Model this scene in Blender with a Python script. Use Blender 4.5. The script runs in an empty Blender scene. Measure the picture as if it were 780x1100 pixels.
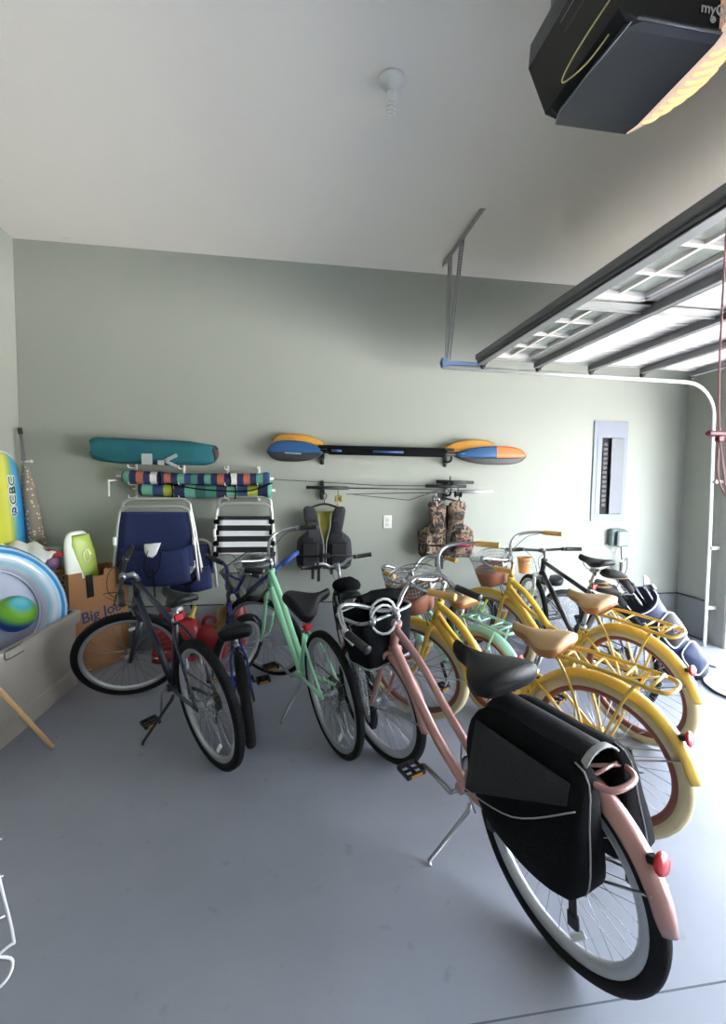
import bpy, math, random
from math import sin, cos, pi, radians, sqrt, atan2
from mathutils import Matrix, Vector
random.seed(7)
C = bpy.context.scene.collection
V = Vector

# ---------------------------------------------------------------- materials
def lin(h):
    h = h.lstrip('#'); o = []
    for i in (0, 2, 4):
        c = int(h[i:i+2], 16)/255
        o.append(c/12.92 if c <= .04045 else ((c+.055)/1.055)**2.4)
    return (o[0], o[1], o[2], 1)
MATS = {}
def mat(name, col, rough=.5, metal=0, var=.06, scale=12, bump=0, bscale=60, coat=0, trans=0, alpha=1, emit=None, estr=0, spec=.5):
    if name in MATS: return MATS[name]
    m = bpy.data.materials.new(name); m.use_nodes = True
    nt = m.node_tree; b = nt.nodes['Principled BSDF']
    c = lin(col)
    tc = nt.nodes.new('ShaderNodeTexCoord')
    nz = nt.nodes.new('ShaderNodeTexNoise'); nz.inputs['Scale'].default_value = scale; nz.inputs['Detail'].default_value = 4
    nt.links.new(tc.outputs['Object'], nz.inputs['Vector'])
    mx = nt.nodes.new('ShaderNodeMix'); mx.data_type = 'RGBA'
    mx.inputs[6].default_value = tuple(x*(1-var) for x in c[:3])+(1,)
    mx.inputs[7].default_value = tuple(min(1, x*(1+var)) for x in c[:3])+(1,)
    nt.links.new(nz.outputs['Fac'], mx.inputs[0]); nt.links.new(mx.outputs[2], b.inputs['Base Color'])
    b.inputs['Roughness'].default_value = rough; b.inputs['Metallic'].default_value = metal
    b.inputs['Specular IOR Level'].default_value = spec
    if coat: b.inputs['Coat Weight'].default_value = coat; b.inputs['Coat Roughness'].default_value = .12
    if trans: b.inputs['Transmission Weight'].default_value = trans; b.inputs['IOR'].default_value = 1.3
    if alpha < 1: b.inputs['Alpha'].default_value = alpha
    if emit: b.inputs['Emission Color'].default_value = lin(emit); b.inputs['Emission Strength'].default_value = estr
    if bump:
        n2 = nt.nodes.new('ShaderNodeTexNoise'); n2.inputs['Scale'].default_value = bscale; n2.inputs['Detail'].default_value = 3
        nt.links.new(tc.outputs['Object'], n2.inputs['Vector'])
        bp = nt.nodes.new('ShaderNodeBump'); bp.inputs['Strength'].default_value = bump; bp.inputs['Distance'].default_value = .01
        nt.links.new(n2.outputs['Fac'], bp.inputs['Height']); nt.links.new(bp.outputs['Normal'], b.inputs['Normal'])
    MATS[name] = m
    return m
def ramp_mat(name, stops, tex='NOISE', scale=8, rough=.8, axis=None, interp='CONSTANT', bump=0, detail=2, distortion=0):
    """patterned cloth or board: colours picked by a noise / wave / gradient along an object axis"""
    m = bpy.data.materials.new(name); m.use_nodes = True; nt = m.node_tree; b = nt.nodes['Principled BSDF']
    tc = nt.nodes.new('ShaderNodeTexCoord'); r = nt.nodes.new('ShaderNodeValToRGB'); r.color_ramp.interpolation = interp
    if tex == 'NOISE':
        t = nt.nodes.new('ShaderNodeTexNoise'); t.inputs['Scale'].default_value = scale; t.inputs['Detail'].default_value = detail
        t.inputs['Distortion'].default_value = distortion
        nt.links.new(tc.outputs['Object'], t.inputs['Vector']); out = t.outputs['Fac']
    elif tex == 'VORONOI':
        t = nt.nodes.new('ShaderNodeTexVoronoi'); t.inputs['Scale'].default_value = scale
        nt.links.new(tc.outputs['Object'], t.inputs['Vector']); out = t.outputs['Distance']
    else:                                    # AXIS: value = fract(coord*scale)
        s = nt.nodes.new('ShaderNodeSeparateXYZ'); nt.links.new(tc.outputs['Object'], s.inputs[0])
        mu = nt.nodes.new('ShaderNodeMath'); mu.operation = 'MULTIPLY'; mu.inputs[1].default_value = scale
        nt.links.new(s.outputs[axis], mu.inputs[0])
        fr = nt.nodes.new('ShaderNodeMath'); fr.operation = 'FRACT'; nt.links.new(mu.outputs[0], fr.inputs[0]); out = fr.outputs[0]
    nt.links.new(out, r.inputs[0])
    el = r.color_ramp.elements
    while len(el) < len(stops): el.new(.5)
    for e, (p, c) in zip(el, stops): e.position = p; e.color = lin(c)
    nt.links.new(r.outputs[0], b.inputs['Base Color']); b.inputs['Roughness'].default_value = rough
    if bump:
        bp = nt.nodes.new('ShaderNodeBump'); bp.inputs['Strength'].default_value = bump; bp.inputs['Distance'].default_value = .01
        nt.links.new(out, bp.inputs['Height']); nt.links.new(bp.outputs['Normal'], b.inputs['Normal'])
    MATS[name] = m
    return m

SKY, SUN, EXPO = 2.2, 20.0, 1.32
M_rubber = mat('black rubber', '141517', .75, spec=.2, var=.15, bump=.25, bscale=180)
M_creamrub = mat('cream rubber', 'c2b48e', .8, var=.06, bump=.2, bscale=180)
M_chrome = mat('chrome', 'b4b7bb', .25, .95, var=.03)
M_steel = mat('brushed steel', '9da0a4', .38, .9, var=.06)
M_alu = mat('aluminium rim', 'b9bcc0', .38, .8, var=.03)
M_rimw = mat('silver white rim', 'b2b5bb', .4, .35, var=.02)
M_rimbrown = mat('red brown rim', '7a4234', .45, .1, var=.06)
M_black = mat('black plastic', '141518', .45, var=.1)
M_blackm = mat('black paint', '16171c', .3, .1, var=.05, coat=.4)
M_blackf = mat('black fabric', '0e0f12', .9, spec=.12, var=.2, scale=40, bump=.35, bscale=220)
M_blacks = mat('black saddle vinyl', '131418', .5, spec=.3, var=.1, bump=.15, bscale=150)
M_dark = mat('dark grease metal', '3a3733', .45, .7, var=.2)
M_pink = mat('dusty pink paint', 'a87c76', .3, .25, var=.03, coat=.6)
M_yellow = mat('yellow paint', 'd3ac3d', .32, .0, var=.03, coat=.5)
M_mint = mat('mint paint', '9fe0b6', .32, .05, var=.03, coat=.5)
M_seafoam = mat('seafoam paint', 'a4d8c4', .32, .05, var=.03, coat=.5)
M_navy = mat('dark navy paint', '14152a', .3, .2, var=.05, coat=.5)
M_blue = mat('cobalt blue paint', '26308a', .3, .2, var=.05, coat=.5)
M_neon = mat('neon green paint', '8fe02c', .4, var=.03)
M_tan = mat('tan leather', 'b4946a', .55, var=.1, bump=.12, bscale=120)
M_tanside = mat('brown saddle side', '9c6434', .5, var=.1)
M_wood = mat('varnished wood', 'c29a55', .45, var=.15, scale=30)
M_red = mat('red reflector plastic', 'b01322', .25, var=.05, coat=.5)
M_amber = mat('amber reflector', 'c98a1c', .3, var=.05)
M_white = mat('white plastic', 'e4e4e2', .4, var=.02)
M_basket = mat('dark steel wire', '3c3f42', .5, .5, var=.1)
M_liner = mat('brown basket leather', '84523a', .7, var=.15, bump=.2)
M_grey = mat('grey wire', '8b8b8b', .4, .7, var=.06)

# ---------------------------------------------------------------- mesh builder
def catmull(pts, k=6, closed=False):
    P = [V(p) for p in pts]; n = len(P); out = []
    rng = range(n) if closed else range(n-1)
    for i in rng:
        if closed: a, b, c, d = P[(i-1) % n], P[i], P[(i+1) % n], P[(i+2) % n]
        else: a, b, c, d = P[max(i-1, 0)], P[i], P[i+1], P[min(i+2, n-1)]
        for j in range(k):
            t = j/k
            out.append(.5*((2*b)+(c-a)*t+(2*a-5*b+4*c-d)*t*t+(3*b-a-3*c+d)*t*t*t))
    if not closed: out.append(P[-1])
    return out
class MB:
    def __init__(s, M=None):
        s.v = []; s.f = []; s.mi = []; s.sm = []; s.M = M or Matrix()
    def add(s, vs, fs, mi=0, sm=True, M=None):
        T = s.M @ M if M is not None else s.M
        o = len(s.v)
        s.v += [tuple(T @ V(p)) for p in vs]
        for k, f in enumerate(fs):
            s.f.append([o+i for i in f]); s.mi.append(mi[k] if isinstance(mi, list) else mi); s.sm.append(sm)
        return s
    def box(s, c, d, rot=None, mi=0):
        x, y, z = d[0]/2, d[1]/2, d[2]/2
        vs = [(a*x, b*y, e*z) for a in (-1, 1) for b in (-1, 1) for e in (-1, 1)]
        fs = [(0, 1, 3, 2), (4, 6, 7, 5), (0, 4, 5, 1), (2, 3, 7, 6), (0, 2, 6, 4), (1, 5, 7, 3)]
        M = Matrix.Translation(c)
        if rot is not None: M = M @ (rot if isinstance(rot, Matrix) else Matrix.Rotation(rot, 4, 'Z'))
        return s.add(vs, fs, mi, False, M)
    def rbox(s, c, d, b=.01, rot=None, mi=0):
        """box with chamfered edges (all 12)"""
        x, y, z = [q/2 for q in d]; b = min(b, x*.9, y*.9, z*.9)
        secs = []
        for zz, ins in ((-z, b), (-z+b, 0), (z-b, 0), (z, b)):
            X, Y = x-ins, y-ins
            secs.append([(X-b, -Y, zz), (X, -Y+b, zz), (X, Y-b, zz), (X-b, Y, zz), (-X+b, Y, zz), (-X, Y-b, zz), (-X, -Y+b, zz), (-X+b, -Y, zz)])
        M = Matrix.Translation(c)
        if rot is not None: M = M @ (rot if isinstance(rot, Matrix) else Matrix.Rotation(rot, 4, 'Z'))
        return s.loft(secs, mi=mi, sm=False, M=M)
    def loft(s, secs, mi=0, sm=True, M=None, caps=True, closed=False):
        n = len(secs[0]); vs = [p for q in secs for p in q]; fs = []; ms = []
        m = len(secs)
        for i in range(m if closed else m-1):
            for j in range(n):
                a, b = i*n+j, i*n+(j+1) % n; c, d = ((i+1) % m)*n+(j+1) % n, ((i+1) % m)*n+j
                fs.append((a, b, c, d)); ms.append(mi[j % len(mi)] if isinstance(mi, list) else mi)
        if caps and not closed:
            fs.append(tuple(range(n))[::-1]); fs.append(tuple((m-1)*n+j for j in range(n))); z = mi[0] if isinstance(mi, list) else mi; ms += [z, z]
        return s.add(vs, fs, ms, sm, M)
    def tube(s, pts, r, n=8, closed=False, mi=0, caps=True, flat=1.0):
        P = [V(p) for p in pts]; m = len(P)
        R = r if isinstance(r, (list, tuple)) else [r]*m
        T = []
        for i in range(m):
            if closed: t = P[(i+1) % m]-P[(i-1) % m]
            else: t = P[min(i+1, m-1)]-P[max(i-1, 0)]
            T.append(t.normalized() if t.length > 1e-9 else V((0, 0, 1)))
        up = V((0, 0, 1)) if abs(T[0].z) < .9 else V((1, 0, 0))
        u = (up-T[0]*up.dot(T[0])).normalized(); secs = []
        for i in range(m):
            u = (u-T[i]*u.dot(T[i])).normalized(); w = T[i].cross(u)
            secs.append([P[i]+(u*cos(2*pi*k/n)*flat+w*sin(2*pi*k/n))*R[i] for k in range(n)])
        return s.loft(secs, mi=mi, caps=caps, closed=closed)
    def rod(s, a, b, r, n=8, mi=0): return s.tube([a, b], r, n, mi=mi)
    def lathe(s, prof, c=(0, 0, 0), ax=(0, 0, 1), n=20, mi=0, closed=False, sm=True):
        """prof: list (radius, height along ax)"""
        q = V((0, 0, 1)).rotation_difference(V(ax).normalized()).to_matrix().to_4x4()
        M = Matrix.Translation(c) @ q
        secs = [[(r*cos(2*pi*k/n), r*sin(2*pi*k/n), h) for k in range(n)] for r, h in prof]
        return s.loft(secs, mi=mi, M=M, caps=not closed, closed=closed, sm=sm)
    def sphere(s, c, r, n=12, sc=(1, 1, 1), mi=0):
        M = Matrix.Translation(c) @ Matrix.Diagonal((sc[0], sc[1], sc[2], 1))
        secs = [[(r*sin(pi*i/n)*cos(2*pi*k/(2*n)), r*sin(pi*i/n)*sin(2*pi*k/(2*n)), -r*cos(pi*i/n)) for k in range(2*n)] for i in range(n+1)]
        secs[0] = [(1e-5*cos(k), 1e-5*sin(k), -r) for k in range(2*n)]; secs[-1] = [(1e-5*cos(2*pi*k/(2*n)), 1e-5*sin(2*pi*k/(2*n)), r) for k in range(2*n)]
        return s.loft(secs, mi=mi, M=M)
    def pillow(s, outline, t, M=None, rings=5, mi=0, pw=.5, wr=0, seed=0, t2=None):
        """outline in xy, soft thickness along z (t up, t2 down), star-shaped about the centroid"""
        n = len(outline); cx = sum(p[0] for p in outline)/n; cy = sum(p[1] for p in outline)/n
        if t2 is None: t2 = t
        rnd = random.Random(seed); secs = []
        lv = [sin(pi/2*i/rings) for i in range(rings+1)]
        seq = [(-1, l) for l in lv] + [(1, l) for l in lv[::-1][1:]]
        for sg, l in seq:
            h = (1-l*l)**pw
            l2 = max(l, .001)
            secs.append([(cx+(p[0]-cx)*l2, cy+(p[1]-cy)*l2, sg*h*(t if sg > 0 else t2)+(rnd.uniform(-wr, wr) if 0 < l < 1 else 0)) for p in outline])
        return s.loft(secs, mi=mi, M=M)
    def sheet(s, grid, th, mi=0, sm=True, M=None):
        """grid of points (rows) -> thin closed sheet thickened along its normals"""
        R, Cn = len(grid), len(grid[0]); G = [[V(p) for p in row] for row in grid]; nr = []
        for i in range(R):
            row = []
            for j in range(Cn):
                a = G[min(i+1, R-1)][j]-G[max(i-1, 0)][j]; b = G[i][min(j+1, Cn-1)]-G[i][max(j-1, 0)]
                q = a.cross(b); row.append(q.normalized() if q.length > 1e-12 else V((0, 0, 1)))
            nr.append(row)
        vs = [G[i][j]+nr[i][j]*th/2 for i in range(R) for j in range(Cn)]+[G[i][j]-nr[i][j]*th/2 for i in range(R) for j in range(Cn)]
        o = R*Cn; fs = []; ms = []
        for i in range(R-1):
            for j in range(Cn-1):
                a, b, c, d = i*Cn+j, i*Cn+j+1, (i+1)*Cn+j+1, (i+1)*Cn+j
                k = mi(i, j) if callable(mi) else mi
                fs += [(d, c, b, a), (o+a, o+b, o+c, o+d)]; ms += [k, k]
        k0 = mi(0, 0) if callable(mi) else mi
        for i in range(R-1):
            for j in (0, Cn-1):
                a, d = i*Cn+j, (i+1)*Cn+j; fs.append((a, d, o+d, o+a) if j else (d, a, o+a, o+d)); ms.append(k0)
        for j in range(Cn-1):
            for i in (0, R-1):
                a, b = i*Cn+j, i*Cn+j+1; fs.append((b, a, o+a, o+b) if i else (a, b, o+b, o+a)); ms.append(k0)
        return s.add(vs, fs, ms, sm, M)
    def build(s, name, m, parent=None, world=False):
        me = bpy.data.meshes.new(name); me.from_pydata(s.v, [], s.f)
        me.polygons.foreach_set('material_index', s.mi); me.polygons.foreach_set('use_smooth', s.sm)
        for x in (m if isinstance(m, (list, tuple)) else [m]): me.materials.append(x)
        me.update(); o = bpy.data.objects.new(name, me); C.objects.link(o)
        if parent is not None: o.parent = parent
        return o
def thing(name, label, cat, loc=(0, 0, 0), rot=None, group=None):
    o = bpy.data.objects.new(name, None); o.empty_display_size = .05; C.objects.link(o)
    if rot is not None: o.matrix_world = Matrix.Translation(loc) @ rot
    else: o.location = loc
    return tag(o, label, cat, group)
def tag(o, label, cat, group=None, kind=None):
    o['label'] = label; o['category'] = cat
    if group: o['group'] = group
    if kind: o['kind'] = kind
    return o
def struct(o): o['kind'] = 'structure'; return o
def rebase(o, p):
    """give a world-built single-mesh thing its origin at p"""
    p = V(p); o.data.transform(Matrix.Translation(-p)); o.location = p; return o
def text_obj(name, s, size, m, parent, M, depth=.0008, bold=0):
    cu = bpy.data.curves.new(name, 'FONT'); cu.body = s; cu.size = size; cu.extrude = depth; cu.align_x = 'CENTER'; cu.align_y = 'CENTER'; cu.offset = bold
    t = bpy.data.objects.new('tmp', cu); C.objects.link(t)
    dg = bpy.context.evaluated_depsgraph_get(); me = bpy.data.meshes.new_from_object(t.evaluated_get(dg))
    bpy.data.objects.remove(t); me.transform(M); me.materials.clear(); me.materials.append(m)
    o = bpy.data.objects.new(name, me); C.objects.link(o); o.parent = parent
    return o
def frame_M(o, x, y, z=None):
    x = V(x).normalized(); y = V(y).normalized(); z = x.cross(y) if z is None else V(z)
    M = Matrix.Identity(4)
    for i in range(3): M[i][0] = x[i]; M[i][1] = y[i]; M[i][2] = z[i]; M[i][3] = o[i]
    return M

# ---------------------------------------------------------------- bicycles
HA = radians(69)
def bike(name, label, pose, Rw=.34, wb=1.1, steer=0, kind='cruiser', k=1.0, tw=.05, paint=M_black, fork=None, tire=M_rubber, rim=M_alu,
         fenders=None, rack=None, basket=None, bars='cruiser', grip=M_black, saddle=M_blacks, saddleside=None, sz=.80, sx=.27, stw=0, hs=(.38, .50), bar_s=.62,
         reflector=True, gear=False, guard=None, rack_x=-.27, rack_z=0, sroll=0, sw=1.0, bd=0, kst=(.26, .20), refl_spoke=False, kick=True, ring=.09, crank_a=.3, nsp=32, skip=()):
    X, Y, yaw, lean = pose; yaw = radians(yaw); lean = radians(lean); st = radians(steer)
    root = thing(name, label, 'bicycle', (X, Y, 0), Matrix.Rotation(yaw, 4, 'Z') @ Matrix.Rotation(-lean, 4, 'X'), 'bicycles parked in a row along the garage wall')
    A0 = V((wb-.05*k/sin(HA), 0, Rw)); AX = V((-cos(HA), 0, sin(HA)))
    S = Matrix.Translation(A0) @ Matrix.Rotation(st, 4, AX) @ Matrix.Translation(-A0)
    hp = lambda s: A0+AX*s
    fork = fork or paint
    # wheels
    def wheel(c, M, front):
        w = MB(M); c = V(c)
        ro = Rw-tw*.88; rd = .026 if rim is M_rimbrown else .032 if rim is M_rimw else .024
        w.lathe([(ro-rd, -.009), (ro-rd*.6, -.015), (ro-.003, -.016), (ro+.003, -.014), (ro-.001, 0), (ro+.003, .014), (ro-.003, .016), (ro-rd*.6, .015), (ro-rd, .009), (ro-rd-.002, 0)], c, (0, 1, 0), 64, closed=True)
        w.tube([c+V((ro-rd, 0, 0)), c+V((ro-rd-.03, .004, 0))], .003, 5)
        wo = w.build('wheel', rim, root)
        t = MB(M)
        prof = []
        for a in range(12):
            an = 2*pi*a/12; prof.append((Rw-tw*.5+cos(an)*tw*.5, sin(an)*tw*.48))
        t.lathe(prof, c, (0, 1, 0), 72, closed=True)
        if tire is M_rubber and gear:      # tread knobs
            nk = 96
            for i in range(nk):
                a = 2*pi*i/nk
                for sg in (-1, 1):
                    p = c+V((cos(a)*(Rw-.004), sg*tw*.17, sin(a)*(Rw-.004)))
                    t.box(p, (.006, tw*.22, .010), Matrix.Rotation(-a, 4, 'Y'))
        t.build('tire', tire, wo)
        sp = MB(M); hub = .024
        for i in range(nsp):
            a = 2*pi*i/nsp; sg = 1 if i % 2 else -1; off = (1 if (i//2) % 2 else -1)*radians(62)
            p = c+V((cos(a+off)*hub, sg*.026, sin(a+off)*hub)); q = c+V((cos(a)*(ro-rd), 0, sin(a)*(ro-rd)))
            sp.tube([p, q], .0013, 4)
        sp.build('spokes', M_chrome, wo)
        h = MB(M)
        h.lathe([(.008, -.055), (.008, -.034), (.026, -.03), (.026, -.024), (.014, -.02), (.014, .02), (.026, .024), (.026, .03), (.008, .034), (.008, .055)], c, (0, 1, 0), 14)
        h.build('hub', M_steel, wo)
        if reflector or refl_spoke:
            rf = MB(M); a = radians(120 if front else 250)
            rf.rbox(c+V((cos(a)*(Rw*.66), .006, sin(a)*(Rw*.66))), (.022, .008, .075), .003, Matrix.Rotation(-a+.5, 4, 'Y'))
            rf.build('wheel_reflector', M_white, wo)
        return wo
    wheel((0, 0, Rw), Matrix(), False); wheel((wb, 0, Rw), S, True)
    # frame
    BB = V((.43*k, 0, .285*k)); f = MB()
    ST = V((.30*k, 0, .60*k)) if kind != 'diamond' else V((.25*k, 0, .72*k))
    h0, h1 = hp(hs[0]*k), hp(hs[1]*k)
    f.rod(h0, h1, .021*k, 14)
    for hh in (h0, h1): f.lathe([(.021*k, -.012), (.025*k, -.01), (.025*k, .01), (.021*k, .012)], hh, AX, 14)
    f.rod(BB, ST, .0165*k, 12); f.lathe([(.021*k, -.036), (.023*k, -.034), (.023*k, .034), (.021*k, .036)], BB, (0, 1, 0), 14)
    RA = V((0, 0, Rw))
    if kind == 'cruiser':
        T1 = BB.lerp(ST, .48)
        f.tube(catmull([h1-AX*.03, h1.lerp(T1, .35)+V((0, 0, .01)), h1.lerp(T1, .7)+V((0, 0, -.0)), T1], 6), .0165*k, 12)
        f.tube(catmull([h0+AX*.02, h0.lerp(BB, .3)+V((-.01, 0, -.022)), h0.lerp(BB, .65)+V((.0, 0, -.035)), BB], 7), [.021*k]*22, 12)
    elif kind == 'curvy':
        T1 = BB.lerp(ST, .35)
        f.tube(catmull([h1-AX*.02, h1.lerp(T1, .3)+V((0, 0, .02)), h1.lerp(T1, .62)+V((0, 0, -.03)), T1+V((.06, 0, .0)), T1], 6), .021*k, 12)
        f.tube(catmull([h0+AX*.015, h0.lerp(BB, .3)+V((-.0, 0, -.01)), h0.lerp(BB, .65)+V((.0, 0, -.05)), BB], 6), .025*k, 12)
        f.tube(catmull([h0+AX*.06, h0.lerp(BB, .35)+V((-.02, 0, .05)), h0.lerp(ST, .72)+V((0, 0, -.12)), ST+V((.02, 0, -.10)), ST-V((-.008, 0, .03))], 6), .014*k, 10)
    elif kind == 'step':
        T1 = BB.lerp(ST, .25)
        f.tube(catmull([h1-AX*.01, h1.lerp(T1, .35)+V((-.02, 0, -.015)), h1.lerp(T1, .75)+V((-.01, 0, -.02)), T1], 7), .019*k, 12)
        f.tube(catmull([h0+AX*.01, h0.lerp(BB, .35)+V((-.015, 0, -.035)), h0.lerp(BB, .75)+V((-.01, 0, -.025)), BB], 7), .024*k, 12)
    elif kind == 'bmx':
        f.tube([h0+AX*.01, BB], .019*k, 12)
        f.tube([h1-AX*.01, ST-V((0, 0, .02))], .016*k, 12)
    else:
        f.tube([h1-AX*.015, ST-V((-.01, 0, .03))], .0165*k, 12)
        f.tube([h0+AX*.015, BB], .0205*k, 12)
    hw = .058*k
    for sg in (-1, 1):
        f.tube(catmull([BB+V((-.03, sg*.02, 0)), V((RA.x+.22*k, sg*.045, RA.z-.02)), RA+V((.01, sg*hw, 0))], 5), .0095*k, 8)
        f.tube(catmull([ST-V((0, 0, .02))+V((0, sg*.014, 0)), ST.lerp(RA, .35)+V((0, sg*.045, .02)), RA+V((0, sg*hw, .0))], 5), .008*k, 8)
        f.lathe([(.016, -.003), (.016, .003)], RA+V((0, sg*hw, 0)), (0, 1, 0), 10)
    f.build('frame', paint, root)
    # fork
    g = MB(S); cr = hp(hs[0]*k-.02)
    g.rod(cr, hp(hs[0]*k), .016*k, 10)
    ax_f = V((wb, 0, Rw)); tp = cr-AX*0
    sus = kind == 'diamond'
    for sg in (-1, 1):
        w_ = .055*k
        if sus:
            g.tube([tp+V((.01, sg*w_, -.0)), tp+V((.02, sg*w_, -.12*k))], .0135*k, 10); g.tube([tp+V((.02, sg*w_, -.11*k)), ax_f+V((0, sg*w_, -.01))], [.02*k, .015*k], 10)
        else:
            g.tube(catmull([tp+V((0, sg*.016, .0)), tp+V((.012*k, sg*w_*.95, -.012)), tp.lerp(ax_f, .35)+V((-.006, sg*w_, 0)), tp.lerp(ax_f, .75)+V((-.012, sg*w_, 0)), ax_f+V((0, sg*w_, 0))], 5), [.013*k]*14+[.012*k]*3+[.010*k]*4, 9)
    if sus: g.rbox(tp+V((.008, 0, .0)), (.04, .14*k, .03), .008)
    g.build('fork', fork, root)
    # seat post + saddle
    SD = (ST-BB).normalized(); top = ST+SD*((sz-.075-ST.z)/SD.z)
    p = MB(); p.rod(ST-SD*.05, top, .0135, 12); p.lathe([(.021*k, -.014), (.021*k, .014)], ST, SD, 12); p.build('seat_post', M_chrome, root)
    s = MB(Matrix.Translation((sx*k+.0, 0, sz)) @ Matrix.Rotation(radians(stw), 4, 'Z') @ Matrix.Rotation(radians(sroll), 4, 'X'))
    cz = saddle is not M_blacks or kind != 'diamond'
    W_ = .112 if cz else .078; L_ = .26 if cz else .27; T_ = .082 if cz else .034
    W_ *= max(k, .85)*sw; T_ *= sw; L_ *= sw; secs = []; NS = 14
    for i in range(NS+1):
        t = i/NS; x = -L_*.5+L_*t
        w = W_*(1-(abs(t-.2)/.8)**1.3)**1 if t > .2 else W_*(.78+.22*sin(pi/2*t/.2))
        wn = .021; w = max(w*(1 if t < .5 else 1), wn+.006*(1-t)); w = w if t < .97 else w*.75
        if t > .2: w = wn+(W_-wn)*max(0, .5+.5*cos(pi*min(1, (t-.2)/.62)))
        z = .012*(1-t*2)**2+.004; th = T_*(1-.35*t)*(1 if 0 < i < NS else .45)
        sec = []
        for j in range(18):
            a = 2*pi*j/18; ca, sa = cos(a), sin(a)
            yy = w*(abs(ca)**.8)*(1 if ca > 0 else -1)
            zz = z-(abs(ca)**2)*.012 + (.018*(abs(sa)**.7) if sa > 0 else -th*.75*(abs(sa)**.4))
            sec.append((x, yy, zz))
        secs.append(sec)
    mi = [0]*18
    if saddleside: mi = [0 if (0 <= j < 9) else 1 for j in range(18)]
    s.loft(secs, mi=mi)
    so = s.build('saddle', [saddle, saddleside or saddle], root)
    r = MB(Matrix.Translation((sx*k, 0, sz)) @ Matrix.Rotation(radians(stw), 4, 'Z') @ Matrix.Rotation(radians(sroll), 4, 'X'))
    for sg in (-1, 1):
        r.tube(catmull([(-.09, sg*.04, -.03), (-.04, sg*.022, -.055), (.05, sg*.02, -.055), (.1, sg*.01, -.02)], 4), .0035, 6)
        if cz: 
            hx = [(-.075+.012*cos(a*1.2), sg*.05+.012*sin(a*1.2), -.065+.0022*a) for a in range(22)]
            r.tube(hx, .0022, 5)
    r.rbox((0, 0, -.062), (.045, .05, .03), .006)
    r.build('saddle_rail', M_steel, so)
    if sw > 1.1: z = MB(Matrix.Translation((sx*k, 0, sz))); z.lathe([(.010, 0), (.012, .001), (.010, .003)], (-.138, -.035, -.005), (-1, -.25, .45), 16); z.build('saddle_badge', M_white, so)
    if reflector and kind != 'bmx' and not rack:
        q = MB(); q.rbox(V((ST.x-.05, 0, ST.z+.03)), (.014, .05, .04), .006); q.build('rear_reflector', M_red, root)
    # cranks
    ch = MB(); cy = -.05
    ch.lathe([(ring*.7*k, cy-.002), (ring*k, cy-.002), (ring*k, cy+.002), (ring*.7*k, cy+.002)], BB, (0, 1, 0), 30, closed=True)
    for i in range(5): ch.tube([BB+V((0, cy, 0)), BB+V((cos(i*1.2566)*ring*.72*k, cy, sin(i*1.2566)*ring*.72*k))], .006, 5)
    cg = ch.build('crankset', M_dark if gear else M_steel, root)
    for sg in (-1, 1):
        a = crank_a+(pi if sg > 0 else 0); e = BB+V((cos(a)*.165*k, sg*.085, sin(a)*.165*k))
        c2 = MB(); c2.tube([BB+V((0, sg*.045, 0)), BB+V((0, sg*.07, 0)), e], [.011, .012, .009], 8, flat=.8); c2.build('crank_arm', M_steel if paint in (M_pink, M_yellow, M_mint, M_navy) else M_black, cg)
        c3 = MB(); pe = e+V((0, sg*.06, 0))
        c3.rod(e, pe+V((0, sg*.045, 0)), .006, 8)
        for dx in (-.038, .038): c3.rbox(pe+V((dx, 0, 0)), (.012, .088, .022), .004)
        for dy in (-.04, 0, .04): c3.rbox(pe+V((0, dy, 0)), (.08, .01, .02), .004)
        po = c3.build('pedal', M_black, cg)
        for dx in (-.045, .045): c4 = MB(); c4.box(pe+V((dx, 0, 0)), (.003, .05, .012)); c4.build('pedal_reflector', M_amber, cg)
    cn = MB()
    top_ = []; rr = .032*k if not gear else .045*k
    for i in range(13): a = pi/2-pi*i/12; top_.append(BB+V((cos(a)*ring*k, -.05, sin(a)*ring*k)))
    for i in range(13): a = -pi/2-pi*i/12; top_.append(RA+V((cos(a)*rr, -.05, sin(a)*rr)))
    cn.tube(top_, .0045, 5, closed=True); cn.build('chain', M_dark, root)
    cs = MB(); n_ = 6 if gear else 1
    for i in range(n_): cs.lathe([(rr*(1-.1*i), -.052+i*.005), (rr*(1-.1*i), -.049+i*.005)], RA, (0, 1, 0), 20)
    cs.build('cassette', M_dark, root)
    if gear:
        d = MB(); b0 = RA+V((.01, -.06, -.03))
        d.rbox(b0+V((.0, 0, -.01)), (.03, .03, .05), .006); d.rbox(b0+V((.03, .004, -.07)), (.018, .008, .11), .004, Matrix.Rotation(radians(-28), 4, 'Y'))
        for q in ((.012, -.035), (.05, -.115)): d.lathe([(.018, -.003), (.018, .003)], b0+V((q[0], .008, q[1])), (0, 1, 0), 12)
        d.build('derailleur', M_dark, root)
        for sg in (-1, 1):
            bk = MB(S); bk.rbox(tp+V((.035, sg*.038*k, -.045)), (.02, .012, .06), .004); bk.build('brake', M_steel, root)
            br = MB(); br.rbox(ST.lerp(RA, .55)+V((-.02, sg*.036*k, .03)), (.02, .012, .06), .004); br.build('brake', M_steel, root)
    if guard:
        q = MB(); q.tube(catmull([BB+V((ring*k, -.062, -.0)), BB+V((.02, -.062, ring*k+.012)), RA.lerp(BB, .4)+V((0, -.062, .07)), RA+V((.02, -.062, .055))], 6), [.014]*19, 8, flat=1.6)
        q.build('chain_guard', guard, root)
    # kickstand
    if kick:
        q = MB(); a = BB+V((-.06, .03, -.02)); yy = kst[1]; e = V((kst[0], yy, yy*math.tan(lean)+.008))
        q.tube([a, a+V((-.01, .02, -.02)), e, e+V((-.02, .01, -.001))], [.009, .009, .007, .007], 8)
        q.build('kickstand', M_steel if paint is not M_navy else M_black, root)
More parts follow.
